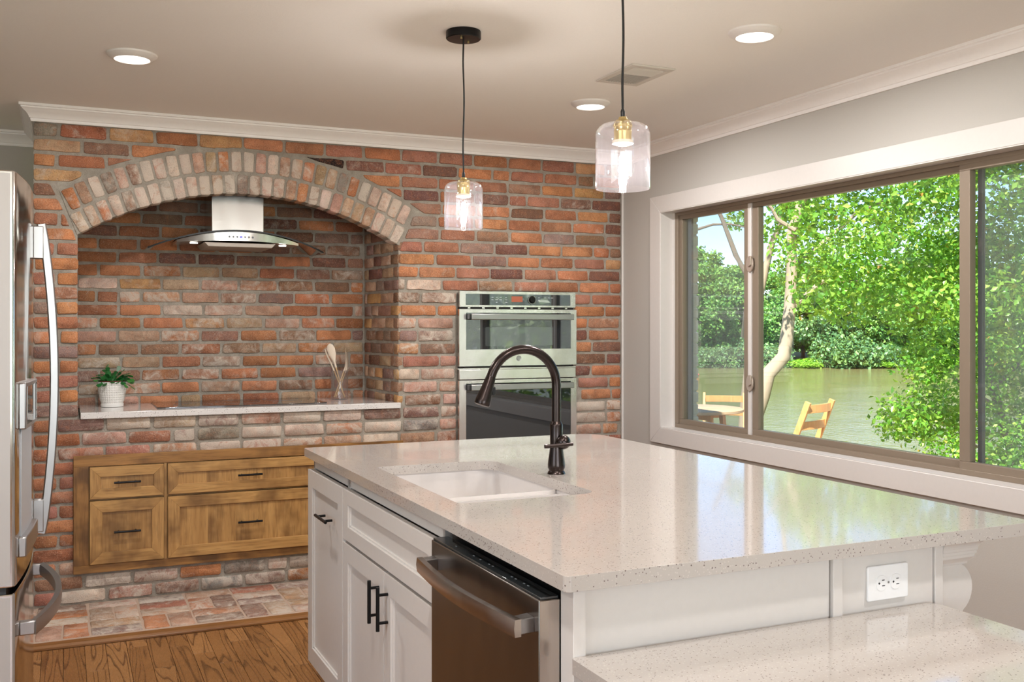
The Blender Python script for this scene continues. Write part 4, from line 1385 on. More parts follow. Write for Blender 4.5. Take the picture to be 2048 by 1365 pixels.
obj('screw', MB().lathe([(0.0, 0.0376), (0.0024, 0.038), (0.0026, 0.0395)], 10, (0.832, 0, 0.807), 'y'), 'handle_steel', ol)

# lower quartz table joined to the near end of the island
lt = isl('lower_table', 'lower quartz table butting against the near end of the island', 'table')
plate('tabletop', roundrect(0.030, 0.962, -1.05, 0.035, [0.05, 0.05, 0.03, 0.006], 4), [], 0.719, 0.749, 'quartz', lt, 0.004)
ap = MB().box(0.062, 0.930, -0.98, -0.962, 0.60, 0.719).box(0.062, 0.080, -0.98, 0.033, 0.60, 0.719).box(0.912, 0.930, -0.98, 0.033, 0.60, 0.719)
obj('apron', ap, 'cabinet_white', lt)
for (lx, ly) in ((0.068, -0.975), (0.866, -0.975)):
    obj('leg', MB().prism(roundrect(lx, lx + 0.058, ly, ly + 0.058, 0.004, 2), 0.0, 0.719, 'z'), 'cabinet_white', lt)
for (lx) in (0.068, 0.866):
    obj('leg', MB().prism(roundrect(lx, lx + 0.058, -0.026, 0.032, 0.004, 2), 0.0, 0.719, 'z'), 'cabinet_white', lt)

# ------------------------------------------------------------------ ceiling fixtures
def downlight(x, y, label, vis=True):
    t_ = thing('recessed_light', (x, y, CE), label, 'ceiling light', group='round recessed lights in the ceiling')
    obj('trim_ring', MB().lathe([(0.094, 0.0), (0.093, -0.006), (0.072, -0.022), (0.067, -0.022), (0.065, -0.018), (0.065, 0.0)], 40, cap=False), 'light_trim', t_, smooth=True)
    obj('diffuser', MB().lathe([(0.0, -0.018), (0.065, -0.018), (0.065, -0.010), (0.0, -0.010)], 32), 'lamp_diffuser', t_)
    l = area('lamp_light', (0, 0, -0.026), (0, 0, -1), 0.12, 0.12, 18.0, (1.0, 0.97, 0.95), 'DISK')
    l.parent = t_
downlight(0.246, 4.165, 'round ceiling light at left, nearest the brick wall corner')
downlight(2.270, 2.925, 'round ceiling light nearest the camera, beyond the air vent on the right')
downlight(2.286, 4.180, 'smaller looking round ceiling light between the two pendants')
for (x_, y_) in ((0.246, 1.4), (2.27, 0.9), (-1.3, 1.4)):
    downlight(x_, y_, 'round ceiling light behind the camera position')

def pendant(x, y, label):
    t_ = thing('pendant_light', (x, y, CE), label, 'pendant light', group='glass pendants over the island')
    obj('ceiling_canopy', MB().lathe([(0.062, 0.0), (0.063, -0.004), (0.063, -0.026), (0.060, -0.029), (0.0, -0.030)], 36), 'black_metal', t_, smooth=True)
    obj('canopy_screws', MB().lathe([(0, -0.037), (0.004, -0.036), (0.004, -0.029)], 10, (-0.020, -0.03, 0)).lathe([(0, -0.037), (0.004, -0.036), (0.004, -0.029)], 10, (0.022, 0.01, 0)), 'brass', t_, smooth=True)
    ztop = 1.906 - CE
    pts_ = []
    for i in range(25):
        q = i / 24
        w_ = 0.0025 * math.sin(q * 9.0 + x * 5 + y)
        w_ *= min(1, 6 * q, 6 * (1 - q))
        pts_.append((w_, w_ * 0.5, -0.028 + (ztop + 0.024 + 0.028) * q))
    obj('cord', MB().tube(pts_, 0.0032, 8, up=(1, 0, 0)), 'black_cord', t_, smooth=True)
    obj('strain_relief', MB().lathe([(0.0058, ztop + 0.004), (0.0058, ztop + 0.020), (0.004, ztop + 0.026), (0.0, ztop + 0.026)], 14), 'black_plastic', t_, smooth=True)
    so = obj('socket', MB().lathe([(0.0, ztop + 0.006), (0.010, ztop + 0.006), (0.012, ztop), (0.020, ztop - 0.004), (0.022, ztop - 0.008), (0.022, ztop - 0.012), (0.0245, ztop - 0.013), (0.0245, ztop - 0.018),
        (0.0225, ztop - 0.020), (0.0225, ztop - 0.028), (0.0235, ztop - 0.030), (0.0225, ztop - 0.032), (0.0230, ztop - 0.035), (0.0222, ztop - 0.038), (0.0222, ztop - 0.054), (0.0, ztop - 0.054)], 28),
        'brass', t_, smooth=True)
    obj('socket_collar', MB().lathe([(0.0, ztop - 0.054), (0.0265, ztop - 0.054), (0.0270, ztop - 0.062), (0.016, ztop - 0.066), (0.0, ztop - 0.066)], 28), 'socket_cream', so, smooth=True)
    # glass shade: closed shoulder, open bottom, real wall thickness
    pr_ = []
    Rr = 0.0700
    zb = 1.728 - CE
    out_ = [(0.023, ztop - 0.007), (0.040, ztop - 0.010)]
    for i in range(8):
        a = R(90 - 90 * i / 7)
        out_.append((Rr - 0.030 + 0.030 * math.cos(a), ztop - 0.041 + 0.030 * math.sin(a)))
    out_ += [(Rr, zb + 0.002), (Rr - 0.001, zb)]
    inn = [(r_ - 0.0022, z_ - (0.0022 if r_ < Rr - 0.004 else 0)) for r_, z_ in out_[:-2]][::-1]
    obj('glass_shade', MB().lathe(out_ + [(Rr - 0.0024, zb)] + inn, 48, cap=False), 'clear_glass', t_, smooth=True)
    # bulb
    zt = ztop - 0.066
    bp = [(0.011, zt), (0.012, zt - 0.010), (0.018, zt - 0.024), (0.027, zt - 0.042), (0.030, zt - 0.056), (0.028, zt - 0.069), (0.020, zt - 0.081), (0.009, zt - 0.088), (0.0, zt - 0.089)]
    bu = obj('bulb', MB().lathe(bp, 24, cap=False), 'bulb_glass', t_, smooth=True)
    fl = MB()
    for j in range(6):
        a = 2 * PI * j / 6
        fl.tube([(0.0045 * math.cos(a), 0.0045 * math.sin(a), zt - 0.020), (0.0100 * math.cos(a), 0.0100 * math.sin(a), zt - 0.064)], 0.0014, 6)
    obj('filament', fl, 'filament', bu)
    l = bpy.data.lights.new('bulb_light', 'POINT'); l.energy = 13.0; l.shadow_soft_size = 0.012; l.color = (1.0, 0.94, 0.88)
    lo = bpy.data.objects.new('bulb_light', l); link(lo, t_); lo.location = (0, 0, zt - 0.045)
pendant(1.314, 3.352, 'clear glass pendant hanging before the brick wall, its ceiling canopy visible')
pendant(1.303, 2.212, 'clear glass pendant nearer the camera, its cord running out of frame')

cv = thing('ceiling_vent', (2.195, 3.628, CE), 'white ceiling air vent with angled louvres beside the near pendant cord', 'air vent')
vw, vl = 0.103, 0.153
fv_ = MB()
fv_.box(-vw, vw, -vl, -vl + 0.03, -0.008, 0).box(-vw, vw, vl - 0.03, vl, -0.008, 0).box(-vw, -vw + 0.03, -vl + .03, vl - .03, -0.008, 0).box(vw - 0.03, vw, -vl + .03, vl - .03, -0.008, 0)
obj('frame', fv_, 'vent_paint', cv, 0.002)
box('backing', -vw + .03, vw - .03, -vl + .03, vl - .03, -0.001, 0.0, 'vent_shadow', cv)
for i in range(7):
    y = -vl + 0.040 + i * 0.0135
    obj('louvre', MB().add([(-vw + .03, y, -0.001), (vw - .03, y, -0.001), (vw - .03, y + .010, -0.010), (-vw + .03, y + .010, -0.010), (-vw + .03, y + .001, -0.001), (vw - .03, y + .001, -0.001), (vw - .03, y + .011, -0.010), (-vw + .03, y + .011, -0.010)],
        [(0, 1, 2, 3), (4, 7, 6, 5), (0, 3, 7, 4), (1, 5, 6, 2), (0, 4, 5, 1), (3, 2, 6, 7)]), 'vent_paint', cv)
for i in range(12):
    x = -vw + 0.036 + i * 0.0118
    box('cross_louvre', x, x + 0.002, -vl + 0.135, vl - 0.03, -0.009, -0.001, 'vent_paint', cv)

# ------------------------------------------------------------------ window
win = thing('window_1', (0, 0, 0), None, None, kind='structure')
CYo, CZt, CZb = 4.978, 2.122, 0.706
xi = XR - 0.020
t1 = MB().prism([(WY0 - .1, CZt), (CYo, CZt), (WY1, WZ1), (WY0, WZ1)], xi, XR, 'x')
obj('casing_top', t1, 'trim_white', win, 0.002)
obj('casing_bottom', MB().prism([(WY0 - .1, CZb), (CYo, CZb), (WY1, WZ0), (WY0, WZ0)], xi, XR, 'x'), 'trim_white', win, 0.002)
obj('casing_side', MB().prism([(CYo, CZb), (CYo, CZt), (WY1, WZ1), (WY1, WZ0)], xi, XR, 'x'), 'trim_white', win, 0.002)
obj('casing_side', MB().prism([(WY0 - .1, CZb), (WY0 - .1, CZt), (WY0, WZ1), (WY0, WZ0)], xi, XR, 'x'), 'trim_white', win, 0.002)
jm = MB()
FX = XR + 0.060          # inner face of the bronze frame
jm.box(xi + 0.002, FX + 0.06, WY1 - 0.004, WY1 + 0.008, WZ0, WZ1).box(xi + 0.002, FX + 0.06, WY0 - 0.008, WY0 + 0.004, WZ0, WZ1)
jm.box(xi + 0.002, FX + 0.06, WY0, WY1, WZ1 - 0.004, WZ1 + 0.008).box(xi + 0.002, FX + 0.06, WY0, WY1, WZ0 - 0.008, WZ0 + 0.004)
obj('jamb', jm, 'trim_white', win)
def ring(name, y0, y1, z0, z1, wL, wT, wB, x0, x1, mat, bev=0.002, wR=None):
    wR = wL if wR is None else wR
    f = MB()
    f.box(x0, x1, y0, y1, z1 - wT, z1).box(x0, x1, y0, y1, z0, z0 + wB)
    f.box(x0, x1, y0, y0 + wL, z0 + wB, z1 - wT).box(x0, x1, y1 - wR, y1, z0 + wB, z1 - wT)
    return obj(name, f, mat, win, bev)
Z0, Z1 = WZ0 + 0.004, WZ1 - 0.004
ring('frame', WY0 + .004, WY1 - 0.030, Z0, Z1, 0.03, 0.018, 0.022, FX, FX + 0.085, 'window_bronze')
box('frame_pack', FX, FX + 0.02, WY1 - 0.030, WY1 - 0.004, Z0, Z1, 'trim_white', win)
YF = WY1 - 0.060
# narrow sliding sash at the left
ring('sash', 4.185, YF, Z0 + 0.020, Z1 - 0.016, 0.030, 0.026, 0.030, FX + 0.010, FX + 0.040, 'window_bronze')
box('pane', FX + 0.024, FX + 0.027, 4.215, YF - 0.030, Z0 + 0.048, Z1 - 0.042, 'window_glass', win)
box('insect_screen', FX + 0.060, FX + 0.061, 4.17, YF, Z0 + 0.03, Z1 - 0.03, 'insect_screen', win)
box('meeting_strip', FX + 0.012, FX + 0.05, 4.160, 4.187, Z0 + 0.018, Z1 - 0.016, 'trim_white', win, 0.003)
# fixed centre sash
ring('sash', 2.825, 4.160, Z0 + 0.018, Z1 - 0.014, 0.026, 0.026, 0.034, FX + 0.020, FX + 0.055, 'window_bronze', wR=0.048)
box('pane', FX + 0.036, FX + 0.040, 2.851, 4.112, Z0 + 0.050, Z1 - 0.038, 'window_glass', win)
# right sliding sash, continues out of frame
ring('sash', 1.10, 2.850, Z0 + 0.016, Z1 - 0.014, 0.04, 0.028, 0.036, FX + 0.002, FX + 0.034, 'window_bronze', wR=0.050)
box('pane', FX + 0.016, FX + 0.020, 1.14, 2.802, Z0 + 0.050, Z1 - 0.040, 'window_glass', win)
box('insect_screen', FX + 0.070, FX + 0.071, 1.1, 2.80, Z0 + 0.03, Z1 - 0.03, 'insect_screen', win)
ring('screen_frame', 1.10, 2.815, Z0 + 0.022, Z1 - 0.020, 0.02, 0.014, 0.02, FX + 0.062, FX + 0.080, 'gasket', 0.001)
ring('screen_frame', 4.16, YF - 0.02, Z0 + 0.022, Z1 - 0.020, 0.014, 0.014, 0.02, FX + 0.056, FX + 0.072, 'gasket', 0.001, wR=0.03)
for zz in (1.695, 1.085):
    lt_ = obj('sash_latch', MB().prism([(4.165 + 0.027 * math.cos(2 * PI * i / 20), zz + 0.042 * math.sin(2 * PI * i / 20)) for i in range(20)], FX + 0.004, FX + 0.013, 'x'), 'latch_metal', win, 0.002)
    obj('latch_lever', MB().prism([(4.165, zz - 0.016), (4.146, zz - 0.006), (4.142, zz + 0.038), (4.152, zz + 0.041), (4.157, zz + 0.010), (4.172, zz + 0.002)], FX - 0.004, FX + 0.005, 'x'), 'latch_metal', lt_, 0.0015)
# exterior wall skin of white painted brick beside the opening
ext = thing('wall_exterior', (0, 0, 0), None, None, kind='structure')
box('mortar', WX1 + 0.002, WX1 + 0.10, 4.912, 6.4, -0.6, CE - 0.09, 'white_exterior', ext)
for k in range(40):
    z_ = -0.55 + 0.0705 * k
    if z_ > CE - 0.15: break
    box('brick', WX1 + 0.004, WX1 + 0.105, 4.900 + rb.uniform(-.002, .002), 5.10, z_, z_ + 0.058, 'white_exterior', ext, 0.005)
box('foundation', XL - 0.2, WX1, YB - 0.2, 6.4, -3.2, -0.061, 'white_exterior', None, kind='structure')

# ------------------------------------------------------------------ outdoors
land = MB()
land.prism([(XR + 0.5, -1.2), (10.0, -1.6), (20.0, -3.6), (30.0, -5.0), (30.0, -9.0), (-40.0, -9.0), (-40.0, -3.21), (XR + 0.5, -3.21)], -60, 90, 'y')
obj('ground', land, 'bank_soil', None, kind='structure')
box('lake_water', 12.0, 700, -250, 600, -8.0, -4.2, 'lake_water', None, label='green brown lake with light ripples below the house', cat='lake', kind='stuff')
deck = thing('wooden_deck', (0, 0, 0), 'raised wooden deck outside the kitchen window', 'deck')
for i in range(26):
    x0 = XR + 0.30 + 0.145 * i
    box('deck_board', x0, x0 + 0.138, 1.5, 10.0, -0.128, -0.10, 'deck_wood', deck)
box('deck_frame', XR + 0.30, XR + 0.30 + 0.145 * 26, 1.6, 9.9, -0.30, -0.128, 'deck_wood', deck)
for (px, py) in ((XR + 0.4, 1.7), (XR + 3.9, 1.7), (XR + 3.9, 9.7), (XR + 0.4, 9.7), (XR + 3.9, 5.7)):
    box('post', px, px + 0.12, py, py + 0.12, -1.9, -0.30, 'deck_wood', deck)

# round table
TZ = -0.10
rt = thing('round_patio_table', (5.18, 7.55, TZ), 'round weathered wooden table on the deck outside the left pane', 'table')
obj('tabletop', MB().lathe([(0.0, 0.705), (0.43, 0.705), (0.445, 0.712), (0.445, 0.732), (0.435, 0.738), (0.0, 0.738)], 40), 'table_teak', rt, smooth=True)
for a in (25, 115, 205, 295):
    c_, s_ = math.cos(R(a)), math.sin(R(a))
    obj('leg', MB().sweep([(0.36 * c_, 0.36 * s_, 0.0), (0.29 * c_, 0.29 * s_, 0.705)], [(-.026, -.018), (.026, -.018), (.026, .018), (-.026, .018)], up=(c_, s_, 0)), 'teak', rt)
obj('brace', MB().box(-0.28, 0.28, -0.012, 0.012, 0.64, 0.70).box(-0.012, 0.012, -0.28, 0.28, 0.64, 0.699), 'teak', rt)

def folding_chair(loc, rz, label):
    t_ = thing('folding_chair', loc, label, 'chair', rz, group='wooden folding chairs on the deck')
    # faces +y: back at -y
    for s_ in (-1, 1):
        obj('back_post', MB().sweep([(s_ * .21, .20, 0.0), (s_ * .21, .0, 0.42), (s_ * .21, -.17, 0.86)], [(-.014, -.024), (.014, -.024), (.014, .024), (-.014, .024)], up=(0, 1, 0)), 'teak', t_, 0.003)
        obj('leg', MB().sweep([(s_ * .18, -.24, 0.0), (s_ * .18, .20, 0.44)], [(-.012, -.02), (.012, -.02), (.012, .02), (-.012, .02)], up=(0, 1, 0)), 'teak', t_)
    for (z_, y_) in ((0.80, -.150), (0.66, -.098)):
        pa_ = [(-.21 + .42 * i / 8, y_ - 0.028 * math.sin(PI * i / 8), z_) for i in range(9)]
        obj('back_slat', MB().sweep(pa_, [(-.009, -.034), (.009, -.034), (.009, .034), (-.009, .034)]), 'teak', t_, 0.002)
    for i in range(6):
        box('seat_slat', -.20, .20, -.10 + i * .062, -.10 + i * .062 + .052, .43, .45, 'teak', t_)
    return t_
folding_chair((5.62, 6.62, TZ), R(22), 'wooden folding chair with two curved back slats, right of the round table')
rear_chair = folding_chair((5.97, 8.17, TZ), R(144), 'wooden folding chair behind the round table, mostly hidden by it')

rear_chair.scale = (0.93, 0.93, 0.93)
# vegetation
def leaves_mesh(name, centers, radii, n, size, mat, seed=0, flat=0.8, shell=0.55):
    g_ = np.random.default_rng(seed)
    c_ = np.asarray(centers, float); r_ = np.asarray(radii, float)
    w_ = r_ ** 2; w_ = w_ / w_.sum()
    idx = g_.choice(len(c_), n, p=w_)
    d_ = g_.normal(size=(n, 3)); d_ /= np.linalg.norm(d_, axis=1)[:, None]
    rad = (shell + (1 - shell) * g_.random(n) ** 0.5) * (0.75 + 0.45 * g_.random(n))
    p_ = c_[idx] + d_ * (r_[idx] * rad)[:, None] * np.array([1, 1, flat])
    # leaf frames: mostly facing outwards/up with scatter
    nrm = d_ * 0.6 + g_.normal(size=(n, 3)) * 0.7 + np.array([0, 0, 0.5]); nrm /= np.linalg.norm(nrm, axis=1)[:, None]
    t_ = np.cross(nrm, g_.normal(size=(n, 3))); t_ /= np.linalg.norm(t_, axis=1)[:, None]
    b_ = np.cross(nrm, t_)
    s_ = size * (0.6 + 0.8 * g_.random(n))[:, None]
    fold = nrm * s_ * 0.12
    v0 = p_ - t_ * s_ * 0.5; v2 = p_ + t_ * s_ * 0.5
    v1 = p_ + b_ * s_ * 0.32 + fold; v3 = p_ - b_ * s_ * 0.32 + fold
    V = np.stack([v0, v1, v2, v3], 1).reshape(-1, 3)
    me = bpy.data.meshes.new(name)
    me.vertices.add(4 * n); me.vertices.foreach_set('co', V.astype(np.float32).ravel())
    k_ = np.arange(n) * 4
    F = np.stack([k_, k_ + 1, k_ + 2, k_, k_ + 2, k_ + 3], 1).reshape(-1)
    me.loops.add(6 * n); me.loops.foreach_set('vertex_index', F.astype(np.int32))
    me.polygons.add(2 * n)
    me.polygons.foreach_set('loop_start', (np.arange(2 * n) * 3).astype(np.int32))
    me.polygons.foreach_set('loop_total', np.full(2 * n, 3, np.int32))
    me.update(calc_edges=True); me.validate()
    me.materials.append(MATS[mat])
    return me

BL = [(9.8, 8.3, 3.7), (11.6, 10.8, 4.0), (11.8, 10.7, 3.9), (10.9, 9.2, 3.6), (10.6, 8.6, 3.6), (12.7, 9.9, 4.0), (9.2, 8.6, 3.1), (11.6, 10.3, 3.6), (10.3, 8.9, 3.4), (13.1, 10.4, 3.8), (11.9, 9.0, 3.3), (10.4, 12.2, 3.3), (8.2, 9.4, 2.8), (11.4, 12.0, 3.3), (10.5, 10.6, 3.0), (9.6, 9.2, 3.0), (11.8, 10.7, 3.3), (10.0, 8.4, 3.0), (11.7, 9.3, 3.1), (13.6, 10.6, 3.3), (10.1, 12.2, 2.9), (10.9, 12.4, 2.9), (8.8, 9.2, 2.5), (11.6, 11.6, 3.0), (12.5, 11.9, 3.0), (11.1, 9.8, 2.6), (11.5, 9.8, 2.7), (10.5, 8.6, 2.6), (14.2, 11.0, 2.8), (12.1, 8.8, 2.7), (8.9, 10.4, 2.3), (10.3, 11.4, 2.4), (9.6, 10.1, 2.3), (10.4, 10.3, 2.5), (10.2, 9.5, 2.3), (11.6, 10.3, 2.4), (10.5, 9.1, 2.3), (13.3, 10.7, 2.5), (11.8, 9.0, 2.3), (14.2, 10.3, 2.5), (10.8, 12.6, 2.1), (9.9, 10.8, 2.1), (11.4, 12.1, 2.1), (11.2, 11.1, 2.1), (11.9, 11.1, 2.2), (10.9, 9.8, 2.0), (12.1, 10.3, 2.0), (10.7, 8.6, 2.1), (11.2, 8.7, 2.0), (10.9, 7.9, 1.9), (8.6, 9.7, 1.8), (9.5, 10.2, 1.7), (9.6, 9.5, 1.7), (10.6, 9.9, 1.8), (9.7, 8.8, 1.7), (9.9, 8.3, 1.7), (12.2, 9.8, 1.8), (14.2, 11.0, 1.7), (14.2, 10.3, 1.8)]
BR = [(10.9, 10.5, 1.5), (11.7, 10.5, 1.5), (11.4, 9.6, 1.4), (13.7, 11.2, 1.4), (14.0, 10.8, 1.2), (14.8, 10.8, 1.4), (11.9, 11.3, 0.9), (10.2, 9.4, 1.0), (10.7, 9.0, 1.0), (13.8, 11.3, 1.0), (12.2, 9.5, 1.0), (13.8, 10.1, 0.9), (10.0, 9.4, 0.8), (12.7, 10.8, 0.7), (12.8, 10.4, 0.6), (14.1, 10.8, 0.5), (14.2, 10.4, 0.6), (9.3, 9.1, 0.3), (10.8, 10.2, 0.3), (11.5, 10.3, 0.3), (10.6, 9.0, 0.5), (12.7, 10.2, 0.1), (14.2, 11.1, 0.0), (10.9, 10.7, -0.0), (11.2, 10.6, -0.0), (10.6, 9.7, 0.1), (11.8, 10.2, 0.0), (10.6, 8.5, 0.0), (12.8, 9.8, -0.1), (12.2, 9.0, -0.1), (10.2, 9.2, -0.2), (10.3, 8.8, -0.3), (10.4, 8.4, -0.2), (10.9, 8.3, -0.1), (12.2, 10.2, -0.8), (11.3, 9.2, -0.6)]
rt_ = random.Random(4)
UP = [(rt_.uniform(8.5, 14), rt_.uniform(6.5, 13.5), rt_.uniform(4.6, 8.5)) for _ in range(34)]
big = thing('leafy_tree', (8.6, 11.5, -2.2), 'tall leafy tree close to the window with pale leaning trunk', 'tree')
def rel(pts_, o): return [(p[0] - o[0], p[1] - o[1], p[2] - o[2]) for p in pts_]
O1 = (8.6, 11.5, -2.2)
trunk = [(8.55, 11.6, -2.2), (8.7, 11.45, -0.8), (8.8, 11.4, -0.0), (8.9, 11.3, 0.4), (9.0, 11.3, 0.7), (9.2, 11.2, 0.95), (9.24, 11.2, 1.2), (9.3, 11.2, 1.6), (9.33, 11.2, 2.1), (9.34, 11.2, 2.7), (9.42, 11.1, 3.1), (9.6, 11.0, 3.6), (9.9, 10.8, 5.0), (10.2, 10.5, 7.0)]
obj('trunk', MB().tube(rel(trunk, O1), lambda t_: 0.13 - 0.085 * t_, 12), 'bark', big, smooth=True)
for br_ in ([(9.33, 11.2, 2.1), (9.7, 11.5, 2.3), (10.1, 11.4, 2.6), (10.5, 11.2, 3.0), (11.1, 10.9, 3.3), (11.7, 10.6, 3.7)], [(9.34, 11.15, 2.5), (9.2, 11.0, 2.7), (9.0, 11.1, 2.85), (8.9, 11.1, 3.0), (8.6, 11.2, 3.3)],
            [(9.3, 11.2, 1.6), (9.7, 11.0, 2.0), (10.1, 10.8, 2.0), (10.6, 10.6, 1.8)], [(9.4, 11.1, 3.1), (9.2, 10.4, 3.3), (9.4, 9.4, 3.3), (10, 8.6, 3.5)]):
    obj('branch', MB().tube(rel(br_, O1), lambda t_: 0.045 - 0.03 * t_, 8), 'bark', big, smooth=True)
me = leaves_mesh('foliage', rel(BL + UP, O1), [0.46] * len(BL) + [0.70] * len(UP), 62000, 0.078, 'leaf_near', 2, 0.8, 0.35)
fo = bpy.data.objects.new('foliage', me); link(fo, big); fo['kind'] = 'stuff'
O2 = (12.5, 10.0, -2.4)
sm = thing('leafy_tree', O2, 'lower leafy tree filling the bottom right of the window view', 'tree')
obj('trunk', MB().tube(rel([(12.5, 10.0, -2.4), (12.3, 10.0, -0.8), (12.0, 10.1, 0.5), (11.9, 10.3, 1.4)], O2), lambda t_: 0.10 - 0.06 * t_, 10), 'bark_dark', sm, smooth=True)
for br_ in ([(12.3, 10.0, -0.8), (11.3, 9.5, -0.3), (10.4, 9.2, -0.1)], [(12.1, 10.1, 0.2), (11, 9.8, 0.6), (10.2, 9.4, 0.9)], [(12.0, 10.1, 0.5), (13.0, 10.4, 0.9), (13.9, 10.8, 1.2)]):
    obj('branch', MB().tube(rel(br_, O2), lambda t_: 0.035 - 0.02 * t_, 8), 'bark_dark', sm, smooth=True)
me = leaves_mesh('foliage', rel(BR, O2), [0.42] * len(BR), 17000, 0.068, 'leaf_near', 7, 0.8, 0.25)
fo = bpy.data.objects.new('foliage', me); link(fo, sm); fo['kind'] = 'stuff'
O3 = (10.4, 13.9, -2.6)
th = thing('slender_tree', O3, 'slender pale tree with bare crossing branches behind the window divider', 'tree')
obj('trunk', MB().tube(rel([(10.4, 13.9, -2.6), (10.5, 13.8, 0.0), (10.7, 13.8, 1.5), (10.9, 13.8, 2.2), (11.0, 13.7, 2.8), (11.1, 13.6, 3.1), (11.1, 13.6, 3.5), (11.2, 13.5, 5.0)], O3), lambda t_: 0.09 - 0.06 * t_, 10), 'bark', th, smooth=True)
for br_, r0_ in (([(10.5, 13.8, 1.2), (10.0, 13.0, 2.1), (9.8, 13.1, 2.5), (9.6, 13.2, 3.1), (9.5, 13.3, 3.4)], 0.06), ([(9.2, 13.4, 2.9), (9.5, 13.3, 3.0), (9.75, 13.15, 3.0), (9.95, 13.05, 2.95)], 0.025), ([(10.9, 13.8, 2.2), (10.6, 13.6, 2.5), (10.3, 13.5, 2.4)], 0.02)):
    obj('branch', MB().tube(rel(br_, O3), lambda t_, q=r0_: q - q * 0.6 * t_, 8), 'bark_dark', th, smooth=True)
me = leaves_mesh('foliage', rel([(10.0, 13.3, 3.1), (11.4, 13.6, 3.5), (11.4, 13.6, 2.3)], O3), [0.25, 0.5, 0.4], 1200, 0.09, 'leaf_near', 9, 0.8, 0.2)
fo = bpy.data.objects.new('foliage', me); link(fo, th); fo['kind'] = 'stuff'

# far bank
far = MB()
c30 = [(0.4096 + 0.9123 * u, 0.9123 - 0.4096 * u) for u in (-0.6, 1.4)]
A0 = (c30[0][0] * 131, c30[0][1] * 131); A1 = (c30[1][0] * 131, c30[1][1] * 131)
B0 = (c30[0][0] * 230, c30[0][1] * 230); B1 = (c30[1][0] * 230, c30[1][1] * 230)
obj('far_bank', MB().add([(A0[0], A0[1], -4.4), (A1[0], A1[1], -4.4), (B1[0], B1[1], -4.4), (B0[0], B0[1], -4.4), (A0[0] * 1.02, A0[1] * 1.02, -4.0), (A1[0] * 1.02, A1[1] * 1.02, -4.0), (B1[0], B1[1], 0.5), (B0[0], B0[1], 0.5)],
    [(3, 2, 1, 0), (4, 5, 6, 7), (0, 1, 5, 4), (1, 2, 6, 5), (2, 3, 7, 6), (3, 0, 4, 7)]), 'bank_grass', None, kind='structure')
def crown(seed, nblob, w_, h_, base):
    g_ = random.Random(seed)
    cs_, rs_ = [], []
    for i in range(nblob):
        t_ = g_.random()
        z_ = base + (h_ - base) * t_
        ww = w_ * math.sin(PI * (0.18 + 0.74 * t_)) * 0.8
        a = g_.uniform(0, 2 * PI)
        q = g_.random() ** 0.5
        cs_.append((ww * q * math.cos(a), ww * q * math.sin(a), z_)); rs_.append(g_.uniform(1.0, 1.9))
    return cs_, rs_
protos = []
for s_, (nb_, w_, h_, mt) in enumerate(((34, 4.6, 14.5, 'leaf_far'), (30, 4.0, 12.0, 'leaf_bright'), (36, 5.0, 13.0, 'leaf_bush'))):
    cs_, rs_ = crown(20 + s_, nb_, w_, h_, 1.8)
    protos.append((leaves_mesh('foliage', cs_, rs_, 9000, 0.50, mt, 40 + s_, 0.8, 0.3), mt))
trunk_me = None
rf = random.Random(8)
def bank_pt(u, z): return (z * (0.4096 + 0.9123 * u), z * (0.9123 - 0.4096 * u))
kinds = ['tall green tree on the far lake bank', 'bright yellow green tree on the far lake bank', 'dull blue green tree on the far lake bank']
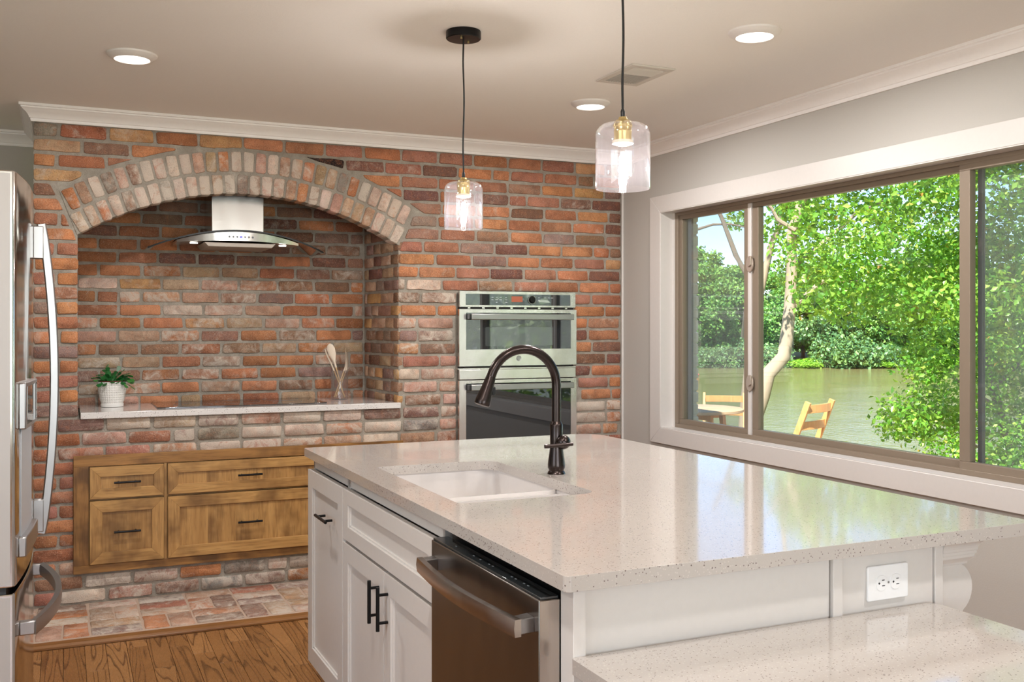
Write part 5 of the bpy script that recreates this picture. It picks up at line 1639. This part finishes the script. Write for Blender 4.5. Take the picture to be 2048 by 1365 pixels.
for row, (z_, n_, sc_) in enumerate(((150, 17, 1.12), (139, 15, 0.92))):
    for i in range(n_):
        u = 0.10 + (0.62 - 0.10) * (i + 0.5 * row) / (n_ - 1) + rf.uniform(-.008, .008)
        x_, y_ = bank_pt(u, z_ + rf.uniform(-3, 3))
        kk = rf.choice((0, 0, 1, 2, 2)) if row else rf.choice((0, 0, 0, 2, 1))
        t_ = thing('bank_tree', (x_, y_, -3.8), kinds[kk], 'tree', rf.uniform(0, 6.28), group=kinds[kk].replace('tree', 'trees'))
        s_ = sc_ * rf.uniform(0.85, 1.12)
        if u < 0.21: s_ *= 1.05
        t_.scale = (s_, s_, s_)
        if trunk_me is None:
            tr_ = obj('trunk', MB().tube([(0, 0, -0.3), (0.1, 0, 3), (0.3, 0.2, 9)], lambda q: 0.28 - 0.2 * q, 8), 'bark_dark', t_)
            trunk_me = tr_.data
        else:
            link(bpy.data.objects.new('trunk', trunk_me), t_)
        fo = bpy.data.objects.new('foliage', protos[kk][0]); link(fo, t_); fo['kind'] = 'stuff'
bush = [leaves_mesh('foliage', *crown(60 + q, 12, 3.0, 3.2, 0.3), 3500, 0.42, mt, 70 + q, 0.8, 0.2) for q, mt in enumerate(('leaf_bush', 'leaf_bright'))]
for i in range(22):
    u = 0.12 + 0.5 * i / 21 + rf.uniform(-.006, .006)
    x_, y_ = bank_pt(u, 132.0 + rf.uniform(-1, 1))
    kk = 1 if rf.random() < 0.25 else 0
    lab = ('dark bush overhanging the far waterline', 'bright green bush at the far waterline')[kk]
    t_ = tag(bpy.data.objects.new('bank_bush', bush[kk]), lab, 'bush', lab.replace('bush', 'bushes'))
    link(t_); t_.location = (x_, y_, -4.3); t_.rotation_euler = (0, 0, rf.uniform(0, 6.28)); s_ = rf.uniform(0.7, 1.3); t_.scale = (s_, s_, s_ * (0.35 if kk else 1))
side = leaves_mesh('foliage', *(lambda a: (a[0], a[1]))(crown(91, 40, 3.6, 9.0, 1.4)), 16000, 0.20, 'leaf_near', 92, 0.8, 0.3)
for (x_, y_, lab) in ((9.5, -5.5, 'nearest green tree beyond the right end of the window wall'), (13.5, -1.0, 'green tree standing right of the tall window tree'), (7.5, -13.0, 'green tree farthest behind, seen only in the oven glass')):
    t_ = thing('garden_tree', (x_, y_, -1.9), lab, 'tree')
    obj('trunk', MB().tube([(0, 0, -0.3), (0.1, 0, 2.5), (0.2, 0.2, 6)], lambda q: 0.2 - 0.14 * q, 8), 'bark_dark', t_)
    fo = bpy.data.objects.new('foliage', side); link(fo, t_); fo['kind'] = 'stuff'
# pink float on the lake
u = (1393 - 1024) / 2000
zf = 5.58 * 2000 / (752 - 651.5)
fx, fy_ = bank_pt(u, zf)
obj('pink_buoy', MB().lathe([(0.0, -0.12), (0.28, -0.05), (0.32, 0.04), (0.18, 0.15), (0.0, 0.18)], 16, (fx, fy_, -4.1)), 'pink_float', None, smooth=True, label='small pink buoy floating far out on the lake at left', cat='buoy')
